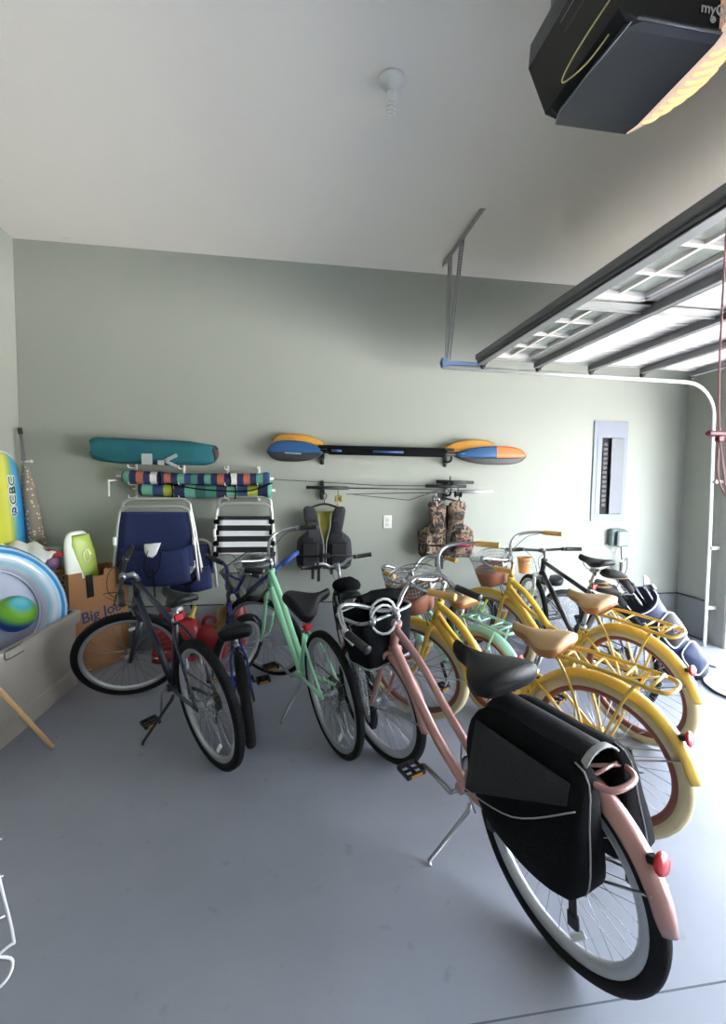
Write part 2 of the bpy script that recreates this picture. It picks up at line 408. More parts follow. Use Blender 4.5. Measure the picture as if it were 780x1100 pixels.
    # fenders
    def fender(c, M, a0, a1, nm, wd=.036):
        q = MB(M); c = V(c); secs = []; N = 34
        for i in range(N+1):
            a = radians(a0+(a1-a0)*i/N); sec = []
            ends = min(i, N-i); wd2 = wd*(1 if ends > 1 else (.85 if ends == 1 else .6))
            for j in range(9):
                b = -1+2*j/8; sec.append((cos(a), b, sin(a), Rw+.020-.022*b*b-.0))
            for j in range(9):
                b = 1-2*j/8; sec.append((cos(a), b, sin(a), Rw+.016-.022*b*b-.0))
            secs.append([c+V((p[0]*p[3], p[1]*wd2, p[2]*p[3])) for p in sec])
        q.loft(secs); fo = q.build(nm, fenders, root)
        z = MB(M)
        for sg in (-1, 1):
            a = radians(156 if a0 < 180 else 178); z.tube([c+V((0, sg*.062, 0)), c+V((cos(a)*(Rw+.004), sg*wd*.8, sin(a)*(Rw+.004)))], .0055, 6, flat=.5)
        z.build('fender_stay', M_steel, fo)
        return fo
    if fenders:
        fr = fender((0, 0, Rw), Matrix(), 172, 22, 'rear_fender')
        fender((wb, 0, Rw), S, 186, 30, 'front_fender', .034)
        a = radians(172); rc = V((0, 0, Rw))+V((cos(radians(146))*(Rw+.022), 0, sin(radians(146))*(Rw+.022)))
        z = MB(); z.rbox(rc+V((-.004, 0, .012)), (.04, .026, .022), .005, Matrix.Rotation(radians(20), 4, 'Y')); z.build('reflector_bracket', M_black, fr)
        z = MB(); z.lathe([(.006, -.006), (.026, -.005), (.028, 0), (.024, .005), (.004, .006)], rc+V((-.020, 0, .014)), (-1, 0, .25), 16); z.build('tail_reflector', M_red, fr)
    # rack
    if rack:
        q = MB(); z0 = Rw*2+.035+rack_z
        x0, x1 = .22*k, rack_x*k
        q.tube(catmull([(x0, .03, z0+.01), (.10*k, .055, z0+.035), (-.1*k, .062, z0+.03), (x1+.04, .062, z0+.02), (x1, .045, z0+.018), (x1-.01, 0, z0+.018), (x1, -.045, z0+.018), (x1+.04, -.062, z0+.02), (-.1*k, -.062, z0+.03), (.10*k, -.055, z0+.035), (x0, -.03, z0+.01)], 4), .0088, 8)
        for xx in (.12, .0, -.12, (x1+.05)/k): q.tube([(xx*k, -.06, z0+.03), (xx*k, .06, z0+.03)], .0055, 6)
        q.tube([(.12*k, -.055, z0+.03), (0, .06, z0+.03)], .0055, 6); q.tube([(-.12*k, .06, z0+.03), (x1+.04, -.055, z0+.025)], .0055, 6)
        q.tube(catmull([(x0, -.03, z0+.01), (x0+.035, 0, z0-.01), (x0, .03, z0+.01)], 4), .0075, 8)
        for sg in (-1, 1):
            q.tube(catmull([(.15*k, sg*.058, z0+.03), (.08*k, sg*.066, z0-.1), (.02, sg*.066, Rw+.03)], 4), .0065, 7)
            q.tube(catmull([(-.17*k, sg*.062, z0+.025), (-.12*k, sg*.068, z0-.07), (-.0, sg*.066, Rw+.02)], 4), .0065, 7)
        q.build('rear_rack', rack, root)
    # stem + handlebar
    B = hp(bar_s*k)
    q = MB(S); q.rod(hp(hs[1]*k-.01), B, .0125, 12)
    reach = .07 if bars in ('flat', 'riser') else .03
    bc = B+V((reach*k, 0, .02)); q.tube([B-AX*.015, B+V((.01, 0, .012)), bc], [.016, .017, .016], 10); q.lathe([(.02, -.02), (.02, .02)], bc, (0, 1, 0), 12)
    q.build('stem', M_chrome if bars == 'cruiser' else (M_steel if kind != 'bmx' else M_black), root)
    if bars == 'cruiser':
        hb = [(0, 0, 0), (.015, .045, .006), (.045, .10, .03), (.065, .17, .065), (.05, .24, .085), (-.02, .30, .085), (-.10, .325, .075-bd), (-.22, .33, .065-bd*1.3)]
        gp = [(-.10, .325, .075-bd), (-.235, .332, .064-bd*1.35)]
    elif bars == 'flat':
        hb = [(0, 0, 0), (.0, .08, .004), (-.01, .2, .012), (-.03, .30, .012)]; gp = [(-.014, .19, .012), (-.033, .31, .012)]
    elif bars == 'riser':
        hb = [(0, 0, 0), (.0, .06, .004), (-.01, .11, .04), (-.02, .2, .05), (-.04, .30, .05)]; gp = [(-.018, .19, .05), (-.043, .31, .05)]
    else:   # bmx
        hb = [(0, 0, 0), (.0, .05, .01), (.02, .10, .15), (0, .15, .20), (-.03, .28, .22)]; gp = [(-.012, .17, .205), (-.035, .30, .222)]
    kk = k
    pts = [V((a[0], a[1], a[2]))*kk for a in hb]; left = catmull(pts, 6); right = [V((a.x, -a.y, a.z)) for a in left]
    full = [bc+a for a in right[::-1][:-1]]+[bc+a for a in left]
    q = MB(S); q.tube(full, .0112, 10)
    if bars == 'bmx': q.tube([bc+V((.018, .088, .11))*kk, bc+V((.018, -.088, .11))*kk], .009, 8)
    ho = q.build('handlebar', {'cruiser': M_chrome, 'flat': M_black, 'riser': M_steel, 'bmx': M_blue}[bars], root)
    for sg in (-1, 1):
        a, b = [bc+V((w_[0], sg*w_[1], w_[2]))*1 if kk == 1 else bc+V((w_[0], sg*w_[1], w_[2]))*kk for w_ in gp]
        q = MB(S); q.tube([a, a.lerp(b, .03), a.lerp(b, .06), a.lerp(b, .93), b, b+(b-a)*.03], [.014, .019, .0165, .0165, .019, .014], 12)
        go = q.build('grip', grip, ho)
        if bars != 'cruiser' or paint in (M_pink, M_mint):
            d = (a-b).normalized(); q = MB(S); c0 = a+d*.02
            q.lathe([(.015, -.012), (.015, .012)], c0, d, 10)
            q.tube([c0, c0+V((.03, 0, -.015)), c0+V((.045, 0, -.02))+(b-a)*.55, c0+V((.05, 0, -.02))+(b-a)*.75], [.007, .006, .005, .006], 7)
            q.build('brake_lever', M_black if bars != 'cruiser' else M_steel, ho)
    if 'cables' not in skip:
        q = MB(S)
        for sg in (-1, 1):
            a = bc+V((gp[0][0]+.02, sg*gp[0][1]*.9, gp[0][2]))*1
            q.tube(catmull([a, a+V((.09, -sg*.06, -.02)), bc+V((.12, sg*.02, -.10)), hp(hs[0]*k)+V((.04, sg*.02, -.03))], 6), .0025, 5)
        q.build('brake_cable', M_black, root)
    # basket
    if basket: basket(root, S, bc, hp, k)
    root['_'] = 0; del root['_']
    return root, S, bc, hp

def wire_basket(m, size=(.30, .26, .22), taper=.78, off=(.20, 0, -.14), step=.022, liner=None, oval=False):
    def fn(root, S, bc, hp, k):
        N = 40 if liner else 88; NL = 10 if liner else 19
        q = MB(S); L, Wd, H = [x*max(k, .8) for x in size]; c = bc+V(off)
        def loop(t):
            s = taper+(1-taper)*t; z = -H/2+H*t; pts = []
            for i in range(N):
                a = 2*pi*i/N; ca, sa = cos(a), sin(a); e = .35 if not oval else .9
                pts.append(c+V((L/2*s*(abs(ca)**e)*(1 if ca > 0 else -1), Wd/2*s*(abs(sa)**e)*(1 if sa > 0 else -1), z)))
            return pts
        loops = [loop(i/(NL-1)) for i in range(NL)]
        for i, lp in enumerate(loops): q.tube(lp, .0045 if i == NL-1 else .0018, 5, closed=True)
        for j in range(N): q.tube([loops[0][j], loops[-1][j]], .0017, 4)
        b = loops[0]
        for j in range(1, N//2): q.tube([b[j], b[N-j]], .0016, 4)
        q.rbox(c+V((-L/2*.95, 0, H*.25)), (.02, .07, .05), .004)
        q.tube([c+V((-L/2*.95, 0, H*.25)), bc+V((.0, 0, -.01))], .008, 6)
        bo = q.build('basket', m, root)
        if liner:
            z = MB(S); secs = []
            for t in (.0, .06, .30, .52):
                secs.append([p+(p-c)*.015*(1 if t else 0) for p in loop(t)])
            secs2 = secs+[[p-(p-c)*.03 for p in sc] for sc in secs[::-1]]
            z.loft(secs2[:4]+secs2[4:8], caps=False, closed=True); z.build('basket_liner', liner, bo)
    return fn
def soft_basket(root, S, bc, hp, k):
    c = bc+V((.155, 0, -.15)); L, Wd, H = .25, .33, .23
    def ring(t, ins=0):
        s = .82+.18*t; out = []
        for i in range(32):
            a = 2*pi*i/32+pi/32; ca, sa = cos(a), sin(a)
            out.append(c+V(((L/2*s-ins)*(abs(ca)**.35)*(1 if ca > 0 else -1), (Wd/2*s-ins)*(abs(sa)**.35)*(1 if sa > 0 else -1), -H/2+H*t)))
        return out
    q = MB(S); q.loft([ring(0), ring(.03), ring(.35), ring(.7), ring(1), ring(1, .012), ring(.5, .012), ring(.05, .012)])
    bo = q.build('basket', M_blackf, root)
    z = MB(S); z.tube([p+V((0, 0, .002)) for p in ring(1, .004)], .0085, 8, closed=True); z.build('basket_rim', M_steel, bo)
    z = MB(S); z.tube([p+V((0, 0, -.006)) for p in ring(0, -.003)], .0045, 6, closed=True)
    for yy in (-.1, 0, .1): z.tube([c+V((-L*.42, yy, -H/2-.008)), c+V((L*.42, yy, -H/2-.008))], .0035, 5)
    z.build('basket_support', M_steel, bo)

G = 'bicycles'
bike('bicycle', 'dark navy mountain bike at far left, front wheel turned hard beside the cardboard box', (1.780, -1.745, 125.6, 7.8), .335, 1.034, 66, 'diamond', 1, .05,
     M_navy, tire=M_rubber, rim=M_alu, bars='flat', saddle=M_blacks, sz=.86, sx=.20, hs=(.42, .56), bar_s=.59, gear=True, crank_a=1.75, kst=(.45, .20), kick=True, refl_spoke=True)
bike('bicycle', 'small cobalt blue bicycle seen edge-on between the navy mountain bike and the mint step-through', (1.934, -1.565, 100.4, 6.8), .255, .84, -50, 'bmx', .80, .055,
     M_blue, tire=M_rubber, rim=M_alu, bars='bmx', saddle=M_blacks, sz=.62, sx=.22, hs=(.36, .50), bar_s=.60, crank_a=-.7, kick=False)
bike('bicycle', 'mint green step-through bicycle with black tires and a dark mesh front basket', (2.407, -1.719, 110.5, 6.6), .335, 1.081, 38, 'step', 1, .042,
     M_mint, tire=M_rubber, rim=M_alu, bars='cruiser', saddle=M_blacks, sz=.81, sx=.17, stw=-70, sroll=32, hs=(.42, .56), bar_s=.64, gear=True, crank_a=3.3, kst=(.44, .16),
     basket=wire_basket(M_basket, (.26, .36, .24), .72, (.17, 0, -.13), .02))
bike('bicycle', 'black bicycle tucked behind the black front basket of the pink cruiser', (2.63, -1.44, 91, 8), .30, .95, 4, 'diamond', .86, .045,
     M_blackm, tire=M_rubber, rim=M_alu, bars='riser', saddle=M_blacks, sz=.76, sx=.25, hs=(.42, .52), bar_s=.64, gear=True, crank_a=1.2)
Pink = bike('bicycle', 'dusty pink cruiser nearest the camera with a wide black saddle and black front basket', (2.989, -2.882, 107.8, 5.9), .34, 1.116, 10.8, 'cruiser', 1, .05,
     M_pink, tire=M_rubber, rim=M_rimw, fenders=M_pink, rack=M_pink, bars='cruiser', saddle=M_blacks, sz=.84, sx=.285, sw=1.14, hs=(.36, .50), bar_s=.55, bd=.05, kst=(.46, .17), rack_x=-.225, rack_z=-.03, crank_a=3.3, basket=soft_basket, guard=None)
bike('bicycle', 'seafoam green cruiser whose rear carrier shows between the two yellow cruisers', (3.398, -1.443, 111.6, 6.7), .28, .955, 0, 'cruiser', .84, .05,
     M_seafoam, tire=M_creamrub, rim=M_rimbrown, fenders=M_seafoam, rack=M_seafoam, bars='cruiser', grip=M_wood, saddle=M_tan, saddleside=M_tanside, sz=.72, sx=.28, hs=(.36, .50), bar_s=.64, crank_a=1,
     basket=wire_basket(M_grey, (.24, .30, .20), .75, (.17, 0, -.12), .02, M_liner, True))
bike('bicycle', 'nearer of the two yellow cruisers, directly behind the pink one, with cream tires', (3.484, -2.403, 118.8, 8.1), .34, 1.10, 20, 'curvy', 1, .056,
     M_yellow, tire=M_creamrub, rim=M_rimbrown, fenders=M_yellow, rack=M_yellow, bars='cruiser', grip=M_wood, saddle=M_tan, saddleside=M_tanside, sz=.785, sx=.26, hs=(.37, .50), bar_s=.64, crank_a=1.6,
     guard=M_yellow, basket=wire_basket(M_grey, (.25, .27, .21), .75, (.17, 0, -.09), .02, M_liner, True))
bike('bicycle', 'farther of the two yellow cruisers, next to the golf bag, with cream tires', (4.132, -1.82, 108.1, 12), .34, 1.097, 15, 'curvy', 1, .056,
     M_yellow, tire=M_creamrub, rim=M_rimbrown, fenders=M_yellow, rack=M_yellow, bars='cruiser', grip=M_wood, saddle=M_tan, saddleside=M_tanside, sz=.80, sx=.24, hs=(.37, .50), bar_s=.64, crank_a=1.6,
     guard=M_yellow, basket=wire_basket(M_grey, (.25, .27, .21), .75, (.17, 0, -.09), .02, M_liner, True))
bike('bicycle', 'small black children\'s bicycle with a neon green fork close against the wall', (4.62, -.22, 180, 3), .25, .86, 5, 'bmx', .80, .045,
     M_black, fork=M_neon, tire=M_rubber, rim=M_black, bars='flat', saddle=M_blacks, sz=.60, sx=.22, hs=(.36, .48), bar_s=.62, crank_a=.8, kick=False)
bike('bicycle', 'black hybrid bicycle with a white fork beyond the farther yellow cruiser', (4.34, -1.40, 94, 5.5), .335, 1.03, -12, 'diamond', 1, .042,
     M_blackm, fork=M_white, tire=M_rubber, rim=M_alu, bars='flat', saddle=M_blacks, sz=.93, sx=.20, hs=(.42, .54), bar_s=.60, gear=True, crank_a=.9)

# ---------------------------------------------------------------- panniers on the pink cruiser (in its leaning frame)
PM = Matrix.Translation((2.989, -2.882, 0)) @ Matrix.Rotation(radians(107.8), 4, 'Z') @ Matrix.Rotation(-radians(5.9), 4, 'X')
pn = thing('pannier_bag', 'black double saddlebag with grey piping slung over the rear of the pink cruiser', 'bag', (0, 0, 0), PM)
M_dots = ramp_mat('dotted black fabric', [(0, '07070a'), (.22, '1b1c20')], 'VORONOI', 62, .85)
M_piping = mat('grey piping', '8d8d90', .6)
def bag_secs(sg):
    # side outline in x-z (rear = negative x); thickness along y
    top = [(.20, .735), (.06, .745), (-.10, .742), (-.215, .735)]
    out = [(.20, .735), (-.02, .742), (-.175, .735), (-.20, .60), (-.21, .46), (-.175, .42), (-.05, .41), (.10, .45), (.215, .53), (.25, .64)]
    return out
for sg in (1, -1):
    o2 = catmull([(a, b, 0) for a, b in bag_secs(sg)], 4, True); cx, cz = .0, .57
    secs = []
    for dy, s_ in ((.045, .96), (.055, 1), (.12, 1.0), (.165, .97), (.185, .88), (.19, .6)):
        ins = []
        for p in o2:
            low = max(0, min(1, (.74-p.y)/.3)); y = .045+(dy-.045)*(.45+.55*low)
            ins.append((cx+(p.x-cx)*s_, sg*y, cz+(p.y-cz)*s_))
        secs.append(ins)
    if sg < 0: secs = secs[::-1]
    q = MB(); q.loft(secs); bo = q.build('side_bag', M_blackf, pn)
    # gusset pocket with dotted panel and piping seams
    ys = lambda z: (.045+.145*(.45+.55*max(0, min(1, (.74-z)/.3))))+.006
    g = []
    for i in range(13):
        x = .19-.355*i/12; zb = .49+.17*i/12; g.append([(x*(1 if zz_ else 1), sg*ys(.715-(.715-zb)*zz_/8), .715-(.715-zb)*zz_/8) for zz_ in range(9)])
    q = MB(); q.sheet(g, .006)
    q.build('dotted_panel', M_dots, bo)
    q = MB(); rim_ = [V(secs[(1 if sg > 0 else -2)][i]) for i in range(len(o2))]
    edge = [V(secs[(2 if sg > 0 else -3)][i]) for i in range(len(o2)) if secs[(2 if sg > 0 else -3)][i][0] < -.12]
    if len(edge) > 3: q.tube(sorted(edge, key=lambda a: -a.z), .0028, 5)
    q.build('seam_piping', M_piping, bo); q = MB()
    q.tube(catmull([(-.19, sg*.135, .66), (-.02, sg*.185, .55), (.2, sg*.185, .50)], 6), .0022, 5); q.tube(catmull([(.24, sg*.15, .62), (.225, sg*.165, .52), (.15, sg*.178, .44)], 5), .003, 5)
    q.build('seam_piping', M_piping, bo)
    q = MB(); q.rbox((-.16, sg*.12, .375), (.025, .006, .09), .002); q.rbox((-.16, sg*.12, .325), (.034, .016, .045), .005)
    q.build('buckle_strap', M_black, bo)
    q = MB(); q.rbox((.15, sg*.12, .42), (.025, .006, .09), .002); q.rbox((.15, sg*.12, .375), (.034, .016, .04), .005); q.build('buckle_strap', M_black, bo)
q = MB(); g = []
for i in range(9):
    x = .205-.365*i/8; g.append([(x+.006*sin(j), -.068+.136*j/8, .750+.012*cos((j-4)/4*pi/2)-.03*(abs(j-4)/4)**3) for j in range(9)])
q.sheet(g, .006); to = q.build('top_flap', mat('matte black nylon', '1a1b1f', .7, spec=.2, var=.15, bump=.15, bscale=120), pn)
q = MB(); q.sheet([[(-.150-.010*i, -.072+.144*j/8, .754+.012*cos((j-4)/4*pi/2)-.03*(abs(j-4)/4)**3+.002) for j in range(9)] for i in range(3)], .006); q.build('webbing_edge', M_piping, to)
# things lying in the black basket
PB = Pink[1]; pbc = PM @ (PB @ (Pink[2]+V((.155, 0, -.03))))
yawp = radians(107.8+10.8)
q = MB(); q.tube(catmull([(-.13, -.03, .02), (-.05, 0, .03), (.06, .01, .035), (.14, .03, .03)], 5), [.024]*5+[.03]*6+[.024]*5, 12); q.tube([(-.15, -.035, .02), (-.13, -.03, .02)], .01, 8)
o = q.build('folded_umbrella', M_blackf); o.location = pbc+V((.05, .06, .02)); o.rotation_euler = (0, 0, radians(12)); tag(o, 'black folded umbrella lying across the black basket of the pink cruiser', 'umbrella')
lk = thing('cable_lock', 'pale coiled cable lock with a silver barrel hooked over the black bicycle basket', 'lock', pbc+V((.02, -.16, -.01)))
q = MB(); q.tube([(.06*cos(a*.42)*1.0, .012*sin(a*.9)+.0, .075*sin(a*.42)-.01+.002*a) for a in range(24)], .006, 7); q.build('cable', mat('pale grey cable', 'c3c6c8', .4), lk)
q = MB(); q.lathe([(.014, -.035), (.017, -.03), (.017, .03), (.014, .035)], (-.05, 0, .0), (.3, .9, .1), 14); q.build('lock_barrel', M_chrome, lk)

# saddle bag on the tucked-away black bicycle
q = MB(); q.pillow([(.13*cos(a*pi/9), .085*sin(a*pi/9)) for a in range(18)], .06, rings=5, seed=3, wr=.006)
o = q.build('helmet_bag', M_blackf); o.location = (2.51, -1.19, .79); o.scale = (.72, .72, .9); tag(o, 'black padded pouch resting on the saddle of the bicycle behind the pink cruiser basket', 'bag')
# clay coloured cup holder by the far yellow handlebar
cup = thing('bicycle_cup', 'tan cup clipped to the handlebar of the farther yellow cruiser', 'cup', (3.83, -1.0, .81))
q = MB(); q.lathe([(.034, 0), (.036, .004), (.048, .105), (.052, .108), (.052, .118), (.046, .118), (.034, .01)], n=22); q.build('cup_body', mat('tan clay', 'c08a58', .7), cup)
q = MB(); q.tube([(.046*cos(a*pi/10), .046*sin(a*pi/10), .08) for a in range(20)], .004, 5, closed=True); q.tube([(.046, 0, .08), (.09, .0, .06)], .004, 5); q.build('clip', M_steel, cup)
q = MB(); q.tube([(-.05, 0, 0), (.05, 0, 0)], .02, 12); q.sphere((0, 0, .01), .026, 8)
o = q.build('bicycle_bell', mat('raspberry plastic', 'a0284a', .4)); o.location = (3.30, -1.17, 1.045); tag(o, 'raspberry red bell on the handlebar of the nearer yellow cruiser', 'bell')

# ---------------------------------------------------------------- golf bag and clubs
gb0, gt0 = V((5.22, -1.02, .05)), V((4.66, -1.12, .62)); gax = (gt0-gb0).normalized(); GL = (gt0-gb0).length
gx = V((-.1, .99, 0)); gx = (gx-gax*gx.dot(gax)).normalized(); gy = gax.cross(gx)     # gy ~ upper/front face
GM = frame_M(gb0, gx, gy, gax)
golf = thing('golf_bag', 'navy blue golf bag with a dark oval pocket leaning beside the farther yellow cruiser', 'golf bag', (0, 0, 0), GM)
M_gn = mat('navy nylon', '182645', .65, var=.12, bump=.2, bscale=60); M_gd = mat('dark brown nylon', '2a2327', .7, var=.2)
M_gw = mat('white trim', 'd0d4d8', .5)
def oval(a, b, z, n=24): return [(a*cos(2*pi*i/n), b*sin(2*pi*i/n), z) for i in range(n)]
q = MB(); q.loft([oval(.12, .11, .02), oval(.14, .125, .05), oval(.138, .12, .3), oval(.13, .115, .5), oval(.135, .12, .72), oval(.14, .13, GL-.03), oval(.14, .13, GL), oval(.125, .115, GL), oval(.11, .10, GL-.12)]); q.build('bag_body', M_gn, golf)
q = MB(); q.lathe([(.10, -.01), (.135, -.005), (.135, .04), (.12, .05)], (0, 0, 0), (0, 0, 1), 24); q.build('base', M_black, golf)
q = MB(); q.tube(oval(.137, .127, GL-.01), .007, 8, closed=True); q.build('collar', M_gw, golf); q = MB(); q.tube(oval(.128, .118, .08), .006, 6, closed=True); q.build('base_piping', M_gw, golf)
fy = -1 if gy.z < 0 else 1
# faces visible to the camera: towards -y world
vis = (GM.to_3x3().inverted() @ V((-.35, -.9, .25))); va = atan2(vis.y, vis.x)
def panel(name, m, ang, z, w_, h_, t_, trim=None, r=.128):
    M = Matrix.Rotation(ang, 4, 'Z') @ Matrix.Translation((r, 0, z)) @ Matrix(((0, 0, 1, 0), (1, 0, 0, 0), (0, 1, 0, 0), (0, 0, 0, 1)))
    ol_ = [(w_/2*(abs(cos(2*pi*i/28))**.5)*(1 if cos(2*pi*i/28) > 0 else -1), h_/2*(abs(sin(2*pi*i/28))**.5)*(1 if sin(2*pi*i/28) > 0 else -1)) for i in range(28)]
    q = MB(M); q.pillow(ol_, t_, rings=5, t2=.02); o = q.build(name, m, golf)
    if trim: q = MB(M); q.tube([(a*1.0, b*1.0, t_*.25) for a, b in ol_], .006, 6, closed=True); q.build('pocket_piping', trim, o)
    return o, M
po, Mp = panel('oval_pocket', M_gd, va+.15, GL-.27, .17, .28, .05, M_gw)
q = MB(Mp); q.tube(catmull([(.0, .06, .052), (-.025, .02, .054), (.02, -.01, .054), (-.01, -.05, .052), (.03, -.02, .053)], 5), .003, 5); q.build('stitched_emblem', mat('dull red stitching', '8a5a5c', .7), po)
panel('lower_pocket', M_gn, va+.2, .20, .16, .28, .055, M_gw)
panel('side_pocket', M_gn, va-1.2, .22, .15, .34, .06)
panel('side_pocket', M_blackf, va-1.15, .60, .12, .22, .045)
q = MB(Matrix.Rotation(va-.9, 4, 'Z')); q.tube(catmull([(.125, 0, .70), (.19, .02, .60), (.18, .03, .45), (.13, .02, .36)], 6), .022, 8, flat=.35); q.build('shoulder_strap', M_gw, golf)
q = MB(); inv = GM.inverted()
for lx in (-.16, .18):
    p0 = inv @ (gt0-gax*.10+V((0, 0, -.11))); p1 = inv @ V((4.72+lx*.5, -1.10+lx*1.1, .014)); q.tube([p0, p1], .008, 7); q.sphere(p1, .014, 6)
q.build('bag_stand', M_steel, golf)
M_gold = mat('tan and black knit', 'a5845c', .8); M_head = ramp_mat('striped head cover', [(0, '14120e'), (.40, '94784f'), (.56, '161310')], 'AXIS', 14, .8, axis=2)
GG = 'golf clubs standing in the navy golf bag'
heads = [(-.07, .03, .40, 'cover'), (-.01, .095, .30, 'cover'), (.07, .05, .25, 'cover'), (.085, -.02, .20, 'iron'), (.03, -.06, .15, 'iron'), (-.04, -.075, .13, 'iron'), (-.085, -.045, .17, 'iron'), (.0, 0, .11, 'iron'), (-.02, -.03, .19, 'iron')]
wh = ['largest striped head cover, left in the navy golf bag', 'striped head cover in the middle of the navy golf bag', 'smaller striped cover on the right side of the navy bag']
for i, (hx, hy, hz, kd) in enumerate(heads):
    lab = ('golf club wearing the '+wh[i]) if kd == 'cover' else 'bare steel golf iron in the navy golf bag'
    b = MB(GM); base = V((hx*.5, hy*.5, .08)); tip = V((hx*1.15, hy*1.15, GL+hz-.06))
    g_ = thing('golf_club', lab, 'golf club', (0, 0, 0), None, GG)
    b.tube([base, tip], .0055, 7); b.build('shaft', M_chrome, g_)
    d = -1 if i % 2 else 1; dx = V((-.9, .1*d, .25)) if kd == 'cover' else V((cos(i*1.9), sin(i*1.9), .2))
    dx = (GM.to_3x3().inverted() @ V((-.95, -.15+.12*(i-1), .10))).normalized() if kd == 'cover' else dx.normalized()
    h = MB(GM)
    if kd == 'cover':
        zz = (tip-V((0, 0, .16))); 
        T = frame_M(tip, V((0, 0, 1)).cross(dx).normalized(), V((0, 0, 1)), dx)
        h2 = MB(GM @ T); 
        h2.loft([[(.026*s*cos(2*pi*j/16), .022*s*sin(2*pi*j/16)+yo, z) for j in range(16)] for s, z, yo in ((.6, -.045, -.12), (1.0, -.04, -.09), (1.1, -.03, -.04), (2.3, -.0, .0), (2.6, .045, .008), (2.4, .10, .006), (1.6, .145, .0), (.5, .16, 0))])
        h2.build('head_cover', M_head, g_)
        h.tube([tip-V((0, 0, .17)), tip-V((0, 0, .02))], [.02, .03], 12); h.build('cover_sock', mat('black knit', '1a1918', .9, bump=.3, bscale=200), g_)
    else:
        T = frame_M(tip, dx, V((0, 0, 1)).cross(dx).normalized(), V((0, 0, 1)))
        h2 = MB(GM @ T); h2.loft([[(x, -.006, -.012*s), (x, .006, -.012*s), (x, .010, .02*s+.0), (x, -.002, .024*s)] for x, s in ((-.006, .8), (.02, 1.0), (.05, 1.5), (.075, 1.7), (.085, 1.2))], sm=False)
        h2.build('club_head', M_chrome, g_)
q = MB(); q.tube(catmull([(5.28, -1.02, .01), (5.24, -1.12, .012), (5.15, -1.25, .01), (5.13, -1.45, .01), (5.35, -1.75, .01), (5.7, -1.95, .01), (6.0, -2.0, .01)], 8), .009, 7)
q.tube(catmull([(5.28, -1.02, .01), (5.30, -.94, .04), (5.38, -.95, .045), (5.48, -1.0, .03)], 5), .009, 7)
o = q.build('black_cable', M_black); tag(rebase(o, (5.28, -1.02, 0)), 'black cable trailing over the floor from the golf bag to the open door', 'cable')

# ---------------------------------------------------------------- on the back wall
def local(o, p): o.location = p; return o
# wall racks (black paddle hooks)
for i, (hx, lab) in enumerate(((2.425, 'black wall hook holding the left ends of the paddles and rods'), (3.545, 'black wall hook holding the right ends of the paddles and rods'))):
    t = thing('wall_hook', lab, 'hook', (hx, 0, 1.5), None, 'black wall hooks under the paddles')
    q = MB(); q.rbox((0, -.012, .17), (.03, .024, .13), .006); q.build('back_plate', M_black, t); q = MB(); q.rbox((0, -.012, -.12), (.03, .024, .17), .006); q.build('back_plate', M_black, t)
    for z in (.155, -.145): q = MB(); q.tube(catmull([(0, -.01, z), (0, -.08, z-.01), (0, -.17, z), (0, -.19, z+.035)], 5), .011, 8); q.build('arm', M_black, t)
# kayak paddles
M_pblue = mat('blue blade', '24507f', .35, var=.15, scale=6); M_pblk = mat('black blade', '26272a', .45); M_por = mat('orange blade', 'd9682f', .4, var=.1); M_pyel = mat('yellow orange blade', 'c08a35', .4, var=.12, scale=5)
def blade(t, sg, x0, x1, zc, hgt, cols, split, yy, tip=None, ang=0):
    """blade from x0 (throat) to x1 (tip) in the wall plane; lower part another colour"""
    L = x1-x0; N = 16; up_, lo_ = [], []
    for i in range(N+1):
        u = i/N; w = hgt*(sin(pi*min(1, u**.75*1.0))**.6 if u < .96 else .35) if 0 < u < 1 else .008
        w = hgt*(1-(abs(u-.6)/.6)**2.4)**.7 if u <= .6 else hgt*(1-((u-.6)/.4)**3)**.6
        w = max(w, .012)
        up_.append((x0+L*u, w*.52)); lo_.append((x0+L*u, -w*.48))
    for part, (a, b) in enumerate(((0, 1), (1, 0))):
        pass
    grid = lambda f0, f1: [[(up_[i][0], yy-.02*sin(pi*i/N)-.012*cos((f0+(f1-f0)*j/6-.5)*pi), zc+ang*(up_[i][0]-x0)+lo_[i][1]+(up_[i][1]-lo_[i][1])*(f0+(f1-f0)*j/6)) for j in range(7)] for i in range(N+1)]
    q = MB(); ti = int(N*tip) if tip else 99
    q.sheet(grid(split, 1), .008, mi=lambda i, j: 1 if i >= ti else 0); q.build('blade', [cols[0], cols[2] if len(cols) > 2 else cols[0]], t)
    q = MB(); q.sheet(grid(0, split), .008); q.build('blade_lower', cols[1], t)
p1 = thing('kayak_paddle', 'long kayak paddle with blue and black blades and an orange tip', 'paddle', (0, 0, 0), None, 'kayak paddles hanging on the back wall')
q = MB(); q.tube([(2.38, -.13, 1.715), (3.60, -.13, 1.712)], .017, 12); q.build('shaft', M_black, p1)
q = MB(); q.tube([(2.46, -.115, 1.728), (2.48, -.115, 1.728), (3.50, -.115, 1.726), (3.52, -.115, 1.726)], [.03, .04, .04, .03], 12); q.build('padded_sleeve', M_blackf, p1)
q = MB()
for a, b in ((2.49, 2.58), (2.85, 3.12), (3.60, 3.70)): q.tube([(a, -.151 if a < 3.5 else -.142, 1.722), (b, -.151 if a < 3.5 else -.142, 1.720)], .011, 6)
q.build('blue_trim', M_pblue, p1)
blade(p1, -1, 2.42, 1.955, 1.705, .175, (M_pblue, M_pblk), .42, -.13)
blade(p1, 1, 3.60, 4.275, 1.70, .165, (M_pblue, M_pblk, M_por), .36, -.13, tip=.62, ang=.02)
q = MB(); q.tube([(2.10+.0065*i, -.1665+.0000*i, 1.692+.005*sin(i*1.9)-.001*i*.3) for i in range(22)], .0028, 5); q.build('white_script', M_white, p1)
